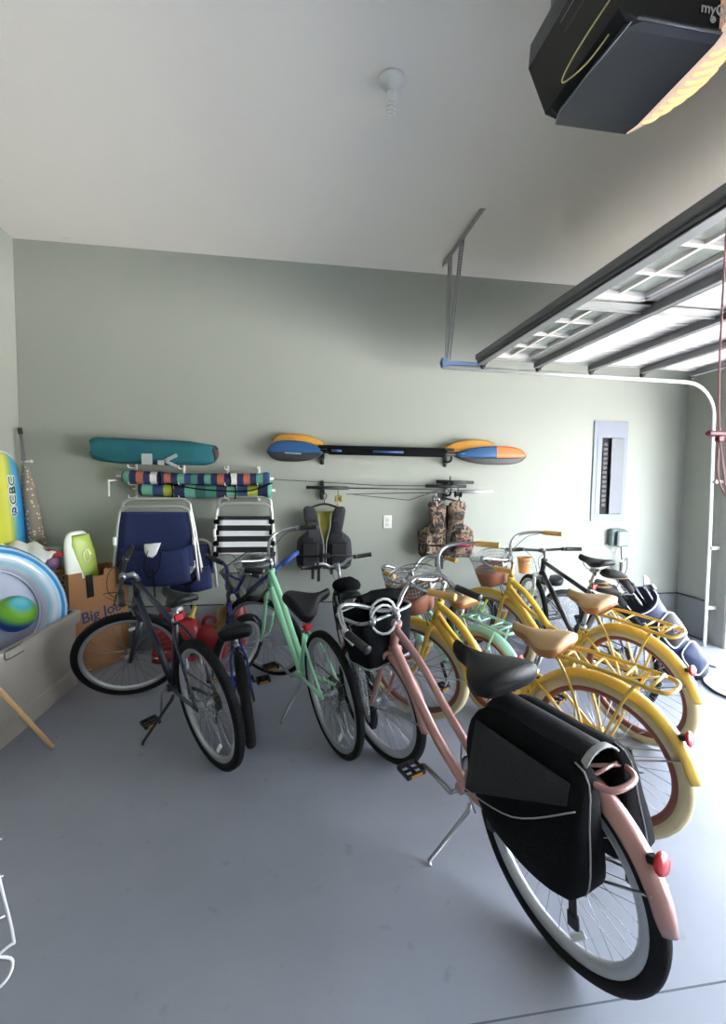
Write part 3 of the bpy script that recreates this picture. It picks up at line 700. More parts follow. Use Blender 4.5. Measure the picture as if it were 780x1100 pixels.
p2 = thing('kayak_paddle', 'kayak paddle with plain yellow-orange blades behind the blue one', 'paddle', (0, 0, 0), None, 'kayak paddles hanging on the back wall')
q = MB(); q.tube([(2.38, -.085, 1.755), (3.60, -.085, 1.755)], .017, 12); q.build('shaft', M_black, p2)
blade(p2, -1, 2.44, 1.99, 1.765, .17, (M_pyel, M_pyel), .5, -.07, ang=-.02)
blade(p2, 1, 3.50, 4.02, 1.755, .17, (M_pyel, M_pyel), .5, -.07, ang=.02)
# fishing rods
M_rod = mat('graphite rod', '3b3d42', .35, .3); M_cork = mat('cork', 'b08a5c', .8, var=.2, scale=40)
def rod(lab, pts, rr, gp, gm, reel, rc):
    t = thing('fishing_rod', lab, 'fishing rod', (0, 0, 0), None, 'fishing rods on the black wall hooks')
    q = MB(); P_ = [V(p) for p in pts]; n = len(P_); q.tube(P_, [rr[0]+(rr[1]-rr[0])*i/(n-1) for i in range(n)], 7); q.build('blank', M_rod, t)
    q = MB(); q.tube([V(gp[0]), V(gp[1])], .015, 10); q.build('handle', gm, t)
    q = MB()
    for i in range(1, 6):
        c = P_[0].lerp(P_[-1], .35+.12*i); q.tube([c+V((0, 0, -.012))+V((0, .009*cos(a*pi/5), .009*sin(a*pi/5))) for a in range(10)], .0015, 4, closed=True)
    q.build('line_guides', M_steel, t)
    q = MB(); c = V(reel); q.tube([c+V((0, 0, .07)), c+V((0, 0, .02))], .006, 6); q.lathe([(.012, -.03), (.03, -.028), (.03, -.022), (.018, -.02), (.018, .015), (.03, .018), (.028, .03), (.01, .034)], c, (1, 0, 0), 16)
    q.tube([c+V((-.01, -.02, 0)), c+V((-.01, -.055, -.01)), c+V((-.01, -.06, -.045))], .004, 6); q.sphere(c+V((-.01, -.06, -.05)), .01, 6)
    q.build('reel', rc, t)
rod('fishing rod with the gold reel at the left wall hook, over the dark vest', [(2.30, -.14, 1.405), (3.3, -.14, 1.40), (3.96, -.14, 1.395)], (.007, .002), ((2.28, -.14, 1.405), (2.64, -.14, 1.403)), M_black, (2.555, -.14, 1.31), mat('gold reel', 'a08a3c', .35, .7))
rod('fishing rod with the silver reel at the right wall hook, over the camouflage vest', [(3.72, -.10, 1.43), (2.9, -.10, 1.43), (2.0, -.10, 1.47)], (.007, .002), ((3.34, -.10, 1.43), (3.72, -.10, 1.43)), M_black, (3.44, -.10, 1.31), M_chrome)
rod('fishing rod with a pale long handle whose butt sticks out right of the hook', [(3.93, -.17, 1.385), (3.3, -.17, 1.37), (2.62, -.17, 1.352)], (.007, .002), ((3.62, -.17, 1.38), (3.95, -.17, 1.386)), mat('pale grey handle', 'a9abb0', .5), (3.62, -.17, 1.36), M_black)
rod('short thin fishing rod with a black butt drooping under the others', [(3.66, -.07, 1.46), (3.2, -.07, 1.30), (2.7, -.07, 1.345)], (.005, .002), ((3.45, -.07, 1.47), (3.80, -.07, 1.465)), M_black, (3.58, -.07, 1.45), M_black)

# life vests
def vest(nm, lab, cx, top, bot, wt, wbm, mats, yy=-.10, nk=.085):
    t = thing(nm, lab, 'life vest', (cx, yy, (top+bot)/2), None, 'life vests hanging under the fishing rods'); hh = top-bot
    Z = lambda f: -hh/2+hh*f
    MX = Matrix(((1, 0, 0, 0), (0, 0, -1, 0), (0, 1, 0, 0), (0, 0, 0, 1)))
    # back panel
    q = MB(MX @ Matrix.Translation((0, 0, -.03))); q.pillow([(-wbm*.92, Z(.08)), (-wbm*.98, Z(.45)), (-wt*.78, Z(.62)), (-wt*.85, Z(.97)), (-.05, Z(.93)), (.05, Z(.93)), (wt*.85, Z(.97)), (wt*.78, Z(.62)), (wbm*.98, Z(.45)), (wbm*.92, Z(.08)), (0, Z(.05))], .035, rings=4); q.build('back_panel', mats[1], t)
    for sg in (-1, 1):
        ol_ = [(sg*.012, Z(.04)), (sg*.008, Z(.45)), (sg*nk*.6, Z(.72)), (sg*nk, Z(.98)), (sg*wt*.95, Z(1.0)), (sg*wt*.92, Z(.8)), (sg*wt*.80, Z(.64)), (sg*wbm*.90, Z(.52)), (sg*wbm, Z(.40)), (sg*wbm*.98, Z(.05)), (sg*wbm*.5, Z(.0))]
        ol2 = catmull([(a, b, 0) for a, b in ol_], 3, True); ol2 = [(p.x, p.y) for p in ol2]
        if sg > 0: ol2 = ol2[::-1]
        q = MB(MX @ Matrix.Translation((0, 0, .03))); q.pillow(ol2, .045, rings=6, pw=.6, wr=.003, seed=5+sg); fo = q.build('front_panel', mats[0], t)
        q = MB()
        for f, hh2 in ((.33, .13), (.12, .12)): q.rbox((sg*wbm*.52, -.082, Z(f)), (wbm*.62, .035, hh2*hh*2.0*.9), .014)
        q.build('cargo_pocket', mats[2], fo)
        q = MB(); q.tube(catmull([(sg*.05, -.03, Z(.9)), (sg*.045, -.07, Z(.7)), (sg*.012, -.08, Z(.42)), (sg*.012, -.08, Z(.05))], 6), .005, 6); q.build('front_edging', mats[3], fo)
    q = MB()
    for f in (.56, .24, .07):
        if f == .56: q.rbox((wt*.55, -.085, Z(f)), (wt*.55, .012, .03), .004)
        else: q.tube([(-wbm*.96, -.03, Z(f)), (-wbm*.8, -.098, Z(f)), (0, -.10, Z(f)), (wbm*.8, -.098, Z(f)), (wbm*.96, -.03, Z(f))], .014, 6, flat=.35)
    for f in (.24, .07): q.rbox((.01, -.112, Z(f)), (.06, .018, .04), .006)
    q.build('webbing_belt', M_black, t)
    q = MB()
    for dx, l in ((-.10, .10), (-.05, .12), (.06, .06)): q.rbox((dx, -.07, Z(0)-l/2+.02), (.026, .008, l), .003)
    q.build('strap_tail', M_black, t)
    for (dx, f) in ((-.5, .80), (.5, .80), (-.62, .50), (.66, .40)):
        q = MB(); q.rbox((dx*wt, -.088, Z(f)), (.05, .014, .03), .004); q.build('buckle', M_black, t)
    q = MB(); q.tube(catmull([(-wt*.98, -.02, Z(.95)), (-.06, 0, Z(1.03)), (0, 0, Z(1.05)), (.06, 0, Z(1.03)), (wt*.98, -.02, Z(.95))], 5), .010, 8); q.tube(catmull([(0, 0, Z(1.05)), (0, -.0, Z(1.05)+.04), (.02, 0, Z(1.05)+.07), (0, 0, Z(1.05)+.095), (-.02, .02, Z(1.05)+.08)], 4), .004, 6)
    q.build('hanger', M_black, t)
    return t
M_v1 = mat('charcoal vest cloth', '2b2c32', .85, var=.2, scale=30, bump=.3, bscale=80); M_v1b = mat('olive yellow lining', '8a8233', .85, var=.2); M_v1c = mat('dark grey pocket', '16171a', .85, bump=.3, bscale=70)
vest('life_vest', 'charcoal and black life vest with a yellow lining hanging from a hanger', 2.44, 1.235, .70, .185, .235, (M_v1, M_v1b, M_v1c, mat('pale zip', '8d8f86', .6)))
M_camo = ramp_mat('brown camouflage', [(0, '1e1815'), (.40, '4a3b2e'), (.47, '75614f'), (.53, '8f7a6a'), (.58, '2d2520'), (.68, '7d5843')], 'NOISE', 12, .85, detail=3, distortion=1.2, bump=.3)
vest('life_vest', 'brown camouflage life vest hanging under the right wall hook', 3.535, 1.29, .79, .175, .255, (M_camo, mat('dark camo lining', '2b2522', .9), M_camo, mat('dark zip', '2a2624', .6)), nk=.022)

# teal carry bag on the wall
M_teal = mat('teal canvas', '165c66', .8, var=.14, scale=8, bump=.35, bscale=26)
tb = thing('carry_bag', 'long teal fabric bag lying along the back wall above the striped umbrellas', 'bag', (1.08, -.12, 1.66))
q = MB(); secs = []
prof = [(-.475, .86, 1.0), (-.47, 1.0, 1.0), (-.44, 1.06, 1.0), (-.30, 1.06, 1.0), (-.1, 1.02, .98), (.1, 1.05, .96), (.26, 1.0, .93), (.36, .92, .88), (.42, .80, .80), (.45, .62, .62)]
for x, s1, s2 in prof:
    sc_ = []
    for j in range(24):
        a = 2*pi*j/24; z = .097*s1*(abs(sin(a))**.5)*(1 if sin(a) > 0 else -1); y = .09*s2*(abs(cos(a))**.7)*(1 if cos(a) > 0 else -1)
        sc_.append((x+.008*sin(j*2+x*20), y, z+.015+(-.02 if sin(a) < 0 and x < -.4 else 0)*-1-.018*x+.004*sin(x*31+j)))
    secs.append(sc_)
q.loft(secs); q.build('bag_body', M_teal, tb)
q = MB(); q.tube([(.45+.012*sin(a), .058*cos(a*2*pi/14), .010+.062*sin(a*2*pi/14)) for a in range(14)], .012, 6, closed=True); q.build('gathered_opening', mat('dark teal hem', '20343a', .9), tb)
q = MB(); 
for i in range(5): q.tube([(.40, -.03+.02*i, -.0+.014*(i % 3)), (.475, -.03+.018*i, .0+.018*(i % 3))], .013, 8)
q.build('folded_poles', mat('brown cloth ends', '5c3a30', .8), tb)
q = MB(); M_tr = mat('silver grey webbing', '9fa8a6', .6)
q.rbox((-.055, -.094, -.045), (.08, .006, .085), .002); q.rbox((.05, -.094, -.07), (.05, .008, .04), .003); q.rbox((.12, -.093, -.035), (.12, .006, .028), .002, Matrix.Rotation(radians(-28), 4, 'Y')); q.rbox((.12, -.093, -.075), (.11, .006, .024), .002, Matrix.Rotation(radians(25), 4, 'Y')); q.build('strap_patch', M_tr, tb)
q = MB()
for xx, sg in ((.76, 1), (1.95, -1)): 
    pass
# striped umbrellas below it
def band_mat(nm, cols, sc_):
    n = len(cols); return ramp_mat(nm, [(i/n, c) for i, c in enumerate(cols)], 'AXIS', sc_, .85, axis=0, bump=0)
M_str1 = band_mat('navy coral mint stripes', ['1d2350', '5c9482', '22284f', 'a9604c', '1d2350', 'd9d4cc', '1d2350', 'a9604c', '22284f', '5c9482', '27406a', '3f7a6c'], 1.6)
M_str2 = band_mat('green navy lime stripes', ['3f7a6c', '22284a', '6aa58e', '27406a', '9aa83a', '1d2a4c', '5f9c88', '2c5c58'], 1.5)
def rolled(lab, m, x0, x1, z, y, r, seed, knob=True):
    t = thing('beach_umbrella', lab, 'umbrella', ((x0+x1)/2, y, z), None, 'rolled striped beach umbrellas on the wall rack'); L = x1-x0; rnd = random.Random(seed); secs = []
    N = 40
    for i in range(N+1):
        u = i/N; rr = r*(.75 if i in (0, N) else 1)*(1+.10*sin(u*9+seed)+(.35*max(0, u-.93)/.07 if knob else 0)); secs.append([(-L/2+L*u, rr*cos(2*pi*j/14)*(1+.10*sin(j*3+u*7+seed)), rr*sin(2*pi*j/14)*(1+.10*sin(j*2+u*5))-.012*sin(pi*u)) for j in range(14)])
    q = MB(); q.loft(secs); q.build('rolled_cloth', m, t)
    q = MB(); q.tube([(-L/2-.05, 0, 0), (L/2+.03, 0, 0)], .010, 8); q.build('pole', M_white, t)
    q = MB()
    for xx in (-.25, .22): q.tube([(xx*L+.01*cos(a), r*1.12*cos(a*2*pi/12), r*1.12*sin(a*2*pi/12)-.01) for a in range(12)], .006, 5, closed=True)
    q.build('tie_strap', M_blackf, t); return t
rolled('rolled umbrella striped navy, coral and mint, upper one under the teal bag', M_str1, .82, 1.98, 1.475, -.14, .047, 1)
rolled('rolled umbrella striped green, navy and lime, just below the coral striped one', M_str2, .93, 1.99, 1.375, -.10, .055, 4)
q = MB(); q.tube(catmull([(-.40, -.0, 1.44-1.4), (-.2, -.04, 1.40-1.4), (.0, -.045, 1.375-1.4), (.3, -.04, 1.37-1.4), (.5, -.02, 1.44-1.4)], 6), .006, 6)
o = q.build('tie_cord', M_blackf); o.location = (1.5, -.15, 1.4); tag(o, 'dark cord looped across the two striped umbrellas', 'cord')
wr = thing('storage_rack', 'white wire wall rack carrying the teal bag, striped umbrellas and folded chairs', 'rack', (1.38, 0, 1.45))
for xx in (-.50, -.12, .24, .50):
    q = MB(); q.rbox((xx, -.006, -.02), (.02, .010, .30), .003)
    for z in (.10, -.035, -.14): q.tube(catmull([(xx, -.0, z), (xx, -.10, z-.005), (xx, -.19, z-.0), (xx, -.205, z+.02)], 4), .004, 6)
    q.build('rack_arm', M_white, wr)
q = MB(); q.tube([(-.62, -.01, .0), (-.62, -.27, -.01)], .007, 6); q.tube([(-.62, -.27, -.13), (-.62, -.27, -.0)], .007, 6); q.build('rack_rail', M_white, wr)

# folded beach chairs
M_navyf = mat('navy beach cloth', '182450', .85, var=.15, scale=20, bump=.25, bscale=60); M_frame = mat('white aluminium tube', 'b9bab8', .35, .6, var=.05)
def u_frame(w0, w1, z0, z1, y0, y1, r=.013):
    """inverted U: bottom half-width w0 at z0, top half-width w1 at z1"""
    L_ = [(-w0, y0, z0), (-(w0+w1)/2, (y0+y1)/2, (z0+z1)/2), (-w1, y1, z1-.09), (-w1+.015, y1, z1-.03), (-w1+.07, y1, z1)]
    R_ = [(-p[0], p[1], p[2]) for p in L_[::-1]]
    return catmull(L_, 5)+catmull(R_, 5)
def chair(lab, cx, z0, z1, y, w0, w1, cloth, pouch=None, back=True, ct=.10, group='folded beach chairs hanging on the wall rack'):
    t = thing('beach_chair', lab, 'chair', (cx, y, z0), None, group); h = z1-z0
    q = MB(); q.tube(u_frame(w0, w1, 0, h-.06, -.02, -.03), .0125, 8); q.build('front_frame', M_frame, t)
    if back:
        q = MB(); q.tube(u_frame(w0*1.03, w1*.97, .03, h, .05, .02), .0125, 8); q.build('rear_frame', M_frame, t)
        q = MB(); q.tube(u_frame(w0*1.08, w1*1.05, -.02, h-.25, .07, .05), .0115, 8); q.build('leg_frame', M_frame, t)
    ws = lambda z: (w0+(w1-w0)*z/h)*.93
    zt = h-ct
    g = []; N = 20
    for i in range(N+1):
        z = zt-(zt-.12)*i/N; w = ws(z); sag = .012*sin(pi*i/N)
        g.append([(-w+2*w*j/8, -.028+sag*sin(pi*j/8)-.0*j, z) for j in range(9)])
    q = MB(); q.sheet(g, .007); q.build('backrest', cloth, t)
    if ct > .12:
        for sg in (-1, 1):
            for i in range(4):
                z = zt-.075-.091*i; q = MB(); q.rbox((sg*(ws(z)+.004), -.028, z+.03), (.045, .032, .045), .008); q.build('black_loop', M_blackf, t)
    q = MB()
    for sg in (-1, 1):
        q.rbox((sg*ws(h*.5)*1.08, -.045, h*.5), (.025, .03, .07), .008)
    q.build('armrest_hinge', M_white, t)
    if pouch:
        g = []
        for i in range(11):
            z = h*.42-(h*.42+.0)*i/10; w = ws(z)*.9; g.append([(-w+2*w*j/10, -.06-.045*sin(pi*j/10)*sin(pi*(i+1)/12)-.006*sin(i*2.1+j), z-.03*sin(pi*j/10)) for j in range(11)])
        q = MB(); q.sheet(g, .007); po_ = q.build('seat_pouch', pouch, t)
        q = MB(); q.tube(catmull([(-.03, -.11, h*.40), (-.06, -.13, h*.22), (-.02, -.14, h*.08), (.05, -.13, h*.2), (.06, -.11, h*.38)], 6), .014, 6, flat=.3); q.tube([(.0, -.10, .12), (.01, -.10, -.16)], .014, 6, flat=.3); q.build('carry_strap', M_blackf, po_)
        q = MB(); q.pillow([(-.06, .05), (.065, .06), (.03, -.03), (.0, -.06), (-.045, -.05), (-.06, 0)], .006, Matrix(((1, 0, 0, 0), (0, 0, -1, -.115), (0, 1, 0, h*.40), (0, 0, 0, 1))), rings=2); q.build('white_patch', M_white, po_)
    return t
chair('folded beach chair with navy cloth, a seat pouch and a white patch', 1.09, .64, 1.30, -.22, .325, .27, M_navyf, M_navyf)
chair('second folded navy beach chair, mostly hidden right of the one with the white patch', 1.34, .56, 1.02, -.10, .20, .16, M_navyf, M_navyf, back=False)
def strmat():
    return ramp_mat('black and white stripes', [(0, 'dcdce0'), (.48, '101014')], 'AXIS', 11.0, .8, axis=2)
chair('folded beach chair with black and white striped cloth', 1.77, .72, 1.325, -.13, .25, .225, strmat(), None, back=True, ct=.165)
bt = MB(); bt.tube([(1.86, -.93, .70), (2.19, -.93, .965)], [.010, .014], 12); bt.tube([(2.09, -.93, .885), (2.19, -.93, .965)], .018, 12); bt.sphere((2.192, -.93, .967), .018, 8)
o = bt.build('foam_bat', mat('bright blue foam', '274a9c', .6, bump=.1)); tag(rebase(o, (1.9, -1.02, .72)), 'bright blue foam bat poking out of the mesh basket of the mint bicycle', 'bat')
q = MB(); q.pillow([(.10*cos(a*pi/8), .13*sin(a*pi/8)) for a in range(16)], .025, rings=4, wr=.01, seed=9)
o = q.build('rain_cover', mat('charcoal sheet', '4a4d50', .6)); o.location = (1.93, -.95, .90); tag(o, 'charcoal cloth folded on top of the mesh basket of the mint bicycle', 'cloth')

# ---------------------------------------------------------------- red things on the floor by the wall
M_redp = mat('red fuel can plastic', '8e1219', .4, var=.08, coat=.2)
def fuelcan(lab, loc, w_, d_, h_, rz):
    t = thing('fuel_can', lab, 'fuel can', loc, Matrix.Rotation(radians(rz), 4, 'Z'), 'red fuel cans behind the bicycles')
    q = MB(); q.loft([[(x*(w_/2-i_), y*(d_/2-i_), z) for x, y in ((-.8, -1), (.8, -1), (1, -.7), (1, .7), (.8, 1), (-.8, 1), (-1, .7), (-1, -.7))] for z, i_ in ((0, .02), (.015, .0), (h_*.25, .0), (h_*.28, .008), (h_*.34, .008), (h_*.37, 0), (h_*.72, 0), (h_*.9, .035), (h_*.95, .06))]); bo = q.build('can_body', M_redp, t)
    q = MB(); q.tube(catmull([(-w_*.38, 0, h_*.80), (-w_*.3, 0, h_*1.08), (0, 0, h_*1.14), (w_*.15, 0, h_*1.05), (w_*.17, 0, h_*.85)], 5), .016, 8); q.build('handle', M_redp, t)
    q = MB(); q.lathe([(.03, 0), (.03, .035), (.018, .04), (.014, .12), (.008, .125)], (w_*.3, 0, h_*.86), (.3, 0, 1), 14); q.build('spout', mat('yellow spout', 'b59a3c', .5), t)
fuelcan('large red fuel can on the floor behind the rear wheel of the navy mountain bike', (1.24, -.24, 0), .36, .22, .36, 8)
fuelcan('small red fuel can standing beside the front wheel of the blue bicycle', (1.52, -.26, 0), .22, .18, .30, -20)
q = MB(); q.lathe([(.02, 0), (.062, .0), (.064, .05), (.064, .36), (.05, .40), (.02, .43), (.018, .46)], n=22)
o = q.build('red_bottle', M_redp); o.location = (1.715, -.14, 0); tag(o, 'tall red cylinder standing at the wall behind the mesh basket', 'cylinder')
q = MB(); q.sheet([[(.10*(j/6)-.05+.02*sin(i), .02*sin(j+i*.7), .30*i/8) for j in range(7)] for i in range(9)], .005)
o = q.build('brown_paper', mat('kraft paper', 'a8875a', .9)); o.location = (1.62, -.42, .36); o.rotation_euler = (radians(20), radians(28), 0)
tag(o, 'scrap of brown kraft paper caught beside the blue bicycle', 'paper'); o.location = (1.60, -.55, .32)

# ---------------------------------------------------------------- left corner
# storage tote
M_tote = mat('taupe plastic', 'a19a90', .55, var=.05, scale=4)
TM = Matrix.Translation((.36, -1.33, 0)) @ Matrix.Rotation(radians(-2.5), 4, 'Z')
tt = thing('storage_tote', 'big taupe plastic storage tote holding the inflatable ring', 'tote', (0, 0, 0), TM)
TL, TW, TH = 1.42, .56, .53
def rr_(w_, l_, z, r=.04):
    out = []
    for cx, cy, a0 in ((w_/2-r, l_/2-r, 0), (-w_/2+r, l_/2-r, 90), (-w_/2+r, -l_/2+r, 180), (w_/2-r, -l_/2+r, 270)):
        for k in range(5): a = radians(a0+22.5*k); out.append((cx+r*cos(a), cy+r*sin(a), z))
    return out
q = MB(); q.loft([rr_(TW-.03, TL-.03, 0), rr_(TW-.01, TL-.01, .005), rr_(TW, TL, .12), rr_(TW-.03, TL-.03, .128), rr_(TW-.0, TL-.0, TH-.075), rr_(TW-.03, TL-.03, TH-.09), rr_(TW-.05, TL-.05, .14), rr_(TW-.06, TL-.06, .03)], sm=False); q.build('tote_body', M_tote, tt)
q = MB(); q.loft([rr_(TW+.01, TL+.01, TH-.085), rr_(TW+.035, TL+.035, TH-.08), rr_(TW+.045, TL+.045, TH-.01), rr_(TW+.035, TL+.035, TH), rr_(TW-.02, TL-.02, TH), rr_(TW-.03, TL-.03, TH-.01), rr_(TW-.03, TL-.03, TH-.085)], sm=False, caps=False, closed=True); q.build('rim', M_tote, tt)
q = MB(); q.rbox((TW/2+.03, -.05, TH-.02), (.03, .16, .05), .012); q.build('latch', M_tote, tt)
# inflatable ring
M_i1 = mat('pale blue vinyl', 'a5cfe2', .15, var=.05, coat=.8); M_i2 = mat('mid blue vinyl', '3f86c4', .15, coat=.8); M_i3 = mat('clear white vinyl', 'cdd3e4', .12, coat=.8, var=.08); M_i4 = mat('deep blue vinyl', '2763a8', .15, coat=.8)
nrm = V((.78, -.50, .40)).normalized(); tx = V((0, 0, 1)).cross(nrm).normalized(); ty_ = nrm.cross(tx)
IM = frame_M((.335, -.97, .625), tx, ty_, nrm)
ir = thing('inflatable_ring', 'blue striped inflatable swim ring lying tilted in the taupe tote', 'swim ring', (0, 0, 0), IM)
def torus(q, R, r, mi, n=64, m=20, sy=1, z=0):
    secs = []
    for i in range(n):
        a = 2*pi*i/n; pk = 1+.012*sin(a*24); secs.append([((R+r*cos(2*pi*j/m)*pk)*cos(a), (R+r*cos(2*pi*j/m)*pk)*sin(a)*sy, z+r*sin(2*pi*j/m)*pk) for j in range(m)])
    q.loft(secs, mi=mi, closed=True, caps=False)
pat = [1, 0, 3, 0, 1, 0, 2, 0, 2, 2, 2, 2, 2, 0, 2, 0, 1, 0, 3, 0]
q = MB(); torus(q, .355, .082, pat); q.build('ring_tube', [M_i1, M_i2, M_i3, M_i4], ir)
q = MB(); torus(q, .277, .010, [0]*12, m=12, z=-.02); q.build('inner_seam', M_i3, ir)
q = MB(); q.pillow([(.28*cos(2*pi*i/30), .28*sin(2*pi*i/30)) for i in range(30)], .03, Matrix.Translation((0, 0, -.04)), rings=6, wr=.006, seed=2); q.build('ring_floor', mat('clear lilac vinyl', 'bcc0d4', .18, coat=.7, var=.08), ir)
M_ball = ramp_mat('green blue ball stripes', [(0, '143a86'), (.18, '6fae2c'), (.34, '6fae2c'), (.42, '3aa7b8'), (.5, '8fd0de'), (.58, '2456b4'), (.85, '143a86')], 'AXIS', 4.2, .4, axis=2, interp='LINEAR')
q = MB(); q.sphere((0, 0, 0), .115, 16, (1, 1, .95)); o = q.build('beach_ball', M_ball); o.location = IM @ V((.05, -.06, .10)); o.rotation_euler = (.3, .6, 0); tag(o, 'green and blue striped ball lying in the swim ring', 'ball')
q = MB(); q.sphere((0, 0, 0), .075, 14); o = q.build('purple_ball', mat('dull purple rubber', '6c4a6a', .5)); o.location = (.36, -.36, .83); tag(o, 'dull purple ball at the top of the cardboard box', 'ball')
# cardboard box
M_card = mat('corrugated cardboard', '966a45', .85, var=.08, scale=6, bump=.1, bscale=50); M_cardin = mat('cardboard inside', '7d5a3a', .9)
BA = radians(54); bx0 = V((.58, -.56, 0)); bu = V((cos(BA), sin(BA), 0)); bv = V((-sin(BA), cos(BA), 0)); BWd, BDp, BHt = .47, .26, .765
BM = frame_M(bx0, bu, bv, V((0, 0, 1)))
cbx = thing('cardboard_box', 'tall brown cardboard box with blue lettering and a dark hand hole', 'box', (0, 0, 0), BM)
q = MB(); T_ = .006
q.box((BWd*.5, T_/2, .36), (BWd, T_, .72)); q.box((BWd*.5-.185, T_/2, .742), (BWd-.37, T_, .045)); q.box((BWd*.5+.135, T_/2, .742), (.20, T_, .045)); q.build('front_panel', M_card, cbx)
q = MB(); q.box((T_/2, BDp/2, BHt/2), (T_, BDp, BHt)); q.build('side_panel', M_card, cbx)
q = MB(); q.box((BWd-T_/2, BDp/2, BHt/2), (T_, BDp, BHt)); q.build('side_panel', M_card, cbx)
q = MB(); q.box((BWd/2, BDp-T_/2, BHt/2), (BWd, T_, BHt)); q.build('rear_panel', M_card, cbx)
q = MB(); q.box((BWd/2, BDp/2, .01), (BWd, BDp, .01)); q.build('bottom_panel', M_card, cbx)
q = MB(); q.rbox((.155, -.003, .655), (.055, .004, .17), .002, Matrix.Rotation(radians(-3), 4, 'Y')); q.build('hand_hole', mat('black slot', '0d0d0f', .9), cbx)
text_obj('box_lettering', 'Big Joe', .115, mat('dark blue ink', '1f2f5c', .7), cbx, frame_M((.245, -.002, .435), (1, 0, .12), (-.12, 0, 1), (0, -1, 0)), .0008, .0016)
q = MB()
for i in range(6): q.rbox((-.002, .05+.012*(i % 2), .74-.035*i), (.003, .022, .02), .001)
q.build('side_print', mat('black ink', '1c1a1a', .8), cbx)
# lime bodyboard standing in the box
LBM = BM @ Matrix.Translation((.24, .11, .0)) @ Matrix.Rotation(radians(-5), 4, 'X') @ Matrix.Rotation(radians(-3), 4, 'Y')
def boardout(w_, h_, nose=.25):
    pts = [(-w_/2*.86, 0), (-w_/2, h_*.3), (-w_/2*.98, h_*.65), (-w_/2*.82, h_*.9), (-w_/2*.55, h_*.985), (0, h_), (w_/2*.55, h_*.985), (w_/2*.82, h_*.9), (w_/2*.98, h_*.65), (w_/2, h_*.3), (w_/2*.86, 0), (0, -.01)]
    return [(p.x, p.y) for p in catmull([(a, b, 0) for a, b in pts], 4, True)]
lb = thing('bodyboard', 'lime and white bodyboard standing in the cardboard box', 'bodyboard', (0, 0, 0), LBM)
MXb = Matrix(((1, 0, 0, 0), (0, 0, -1, 0), (0, 1, 0, 0), (0, 0, 0, 1)))
M_lime = mat('lime foam', 'a9bd4e', .5, var=.12, scale=5, coat=.2); M_wht = mat('white foam', 'e6e8dc', .55)
q = MB(MXb); q.pillow(boardout(.25, 1.06), .026, rings=6, pw=.22); q.build('foam_core', M_wht, lb)
q = MB(MXb @ Matrix.Translation((.028, .10, .016))); q.pillow([(-.075, .93), (.06, .93), (.09, .8), (.10, .5), (.08, .3), (.0, .35), (-.035, .6), (-.09, .86)], .014, rings=4, pw=.3); q.build('lime_deck', M_lime, lb)
q = MB(MXb @ Matrix.Translation((.04, .86, .03))); q.tube([(.03*cos(a*.45)*(1-.02*a), .05*sin(a*.45), 0) for a in range(20)], .006, 5); q.build('scribble_mark', mat('pale mark', 'd9dfb0', .5), lb)
# striped bodyboard against the left wall
SB = Matrix.Translation((.10, -.385, .66)) @ Matrix.Rotation(radians(-3.0), 4, 'Y') @ Matrix.Rotation(radians(90), 4, 'Z')
bb = thing('bodyboard', 'yellow to blue bodyboard with black and white lettering leaning in the left corner', 'bodyboard', (0, 0, 0), SB)
mbd = ramp_mat('yellow to blue deck', [(0, 'c2c93a'), (.42, 'cfd24a'), (.56, 'd9d860'), (.66, '9fb860'), (.74, '58a9b8'), (.86, '2a8fc6'), (.97, '1b5fa8')], 'AXIS', 1.92, .45, axis=0, interp='LINEAR')
for n_ in mbd.node_tree.nodes:
    if n_.type == 'MATH' and n_.operation == 'FRACT': n_.operation = 'ADD'; n_.inputs[1].default_value = .5
q = MB(MXb); q.pillow(boardout(.52, .98), .024, rings=6, pw=.2); q.build('deck', mbd, bb)
q = MB(MXb); q.tube([(a*1.0, b, -.006) for a, b in boardout(.525, .985)], .009, 6, closed=True); q.build('rail_edge', mat('lilac white edge', 'c9d2ea', .5), bb)
LT = lambda x, z, y=-.0265: frame_M((x, y, z), (0, 0, 1), (-1, 0, 0), (0, -1, 0))
text_obj('board_lettering', 'CBC', .11, M_white, bb, LT(.10, .70), .0008, .010)
text_obj('board_lettering', 'CBC', .11, M_black, bb, LT(.10, .70, -.0285), .0008, .0)
q = MB(MXb @ Matrix.Translation((.10, .545, .026))); q.lathe([(.002, 0), (.045, 0), (.045, .002), (.002, .002)], n=24); q.build('emblem_disc', M_white, bb)
q = MB(MXb @ Matrix.Translation((.10, .545, .029))); q.tube(catmull([(-.03, -.01, 0), (-.015, .02, 0), (.012, .018, 0), (.01, -.005, 0), (-.005, -.008, 0)], 5), .006, 5); q.tube(catmull([(-.028, -.022, 0), (0, -.03, 0), (.028, -.012, 0)], 5), .005, 5); q.build('emblem_wave', mat('emblem blue', '1d4c84', .5), bb)
q = MB(); q.tube(catmull([(.14, -.16, .86), (.15, -.20, .88), (.20, -.27, .83), (.27, -.34, .80)], 6), .005, 6)
o = q.build('board_leash', M_dark); tag(rebase(o, (.14, -.16, .86)), 'dark leash running from the striped bodyboard over the white towel', 'leash')
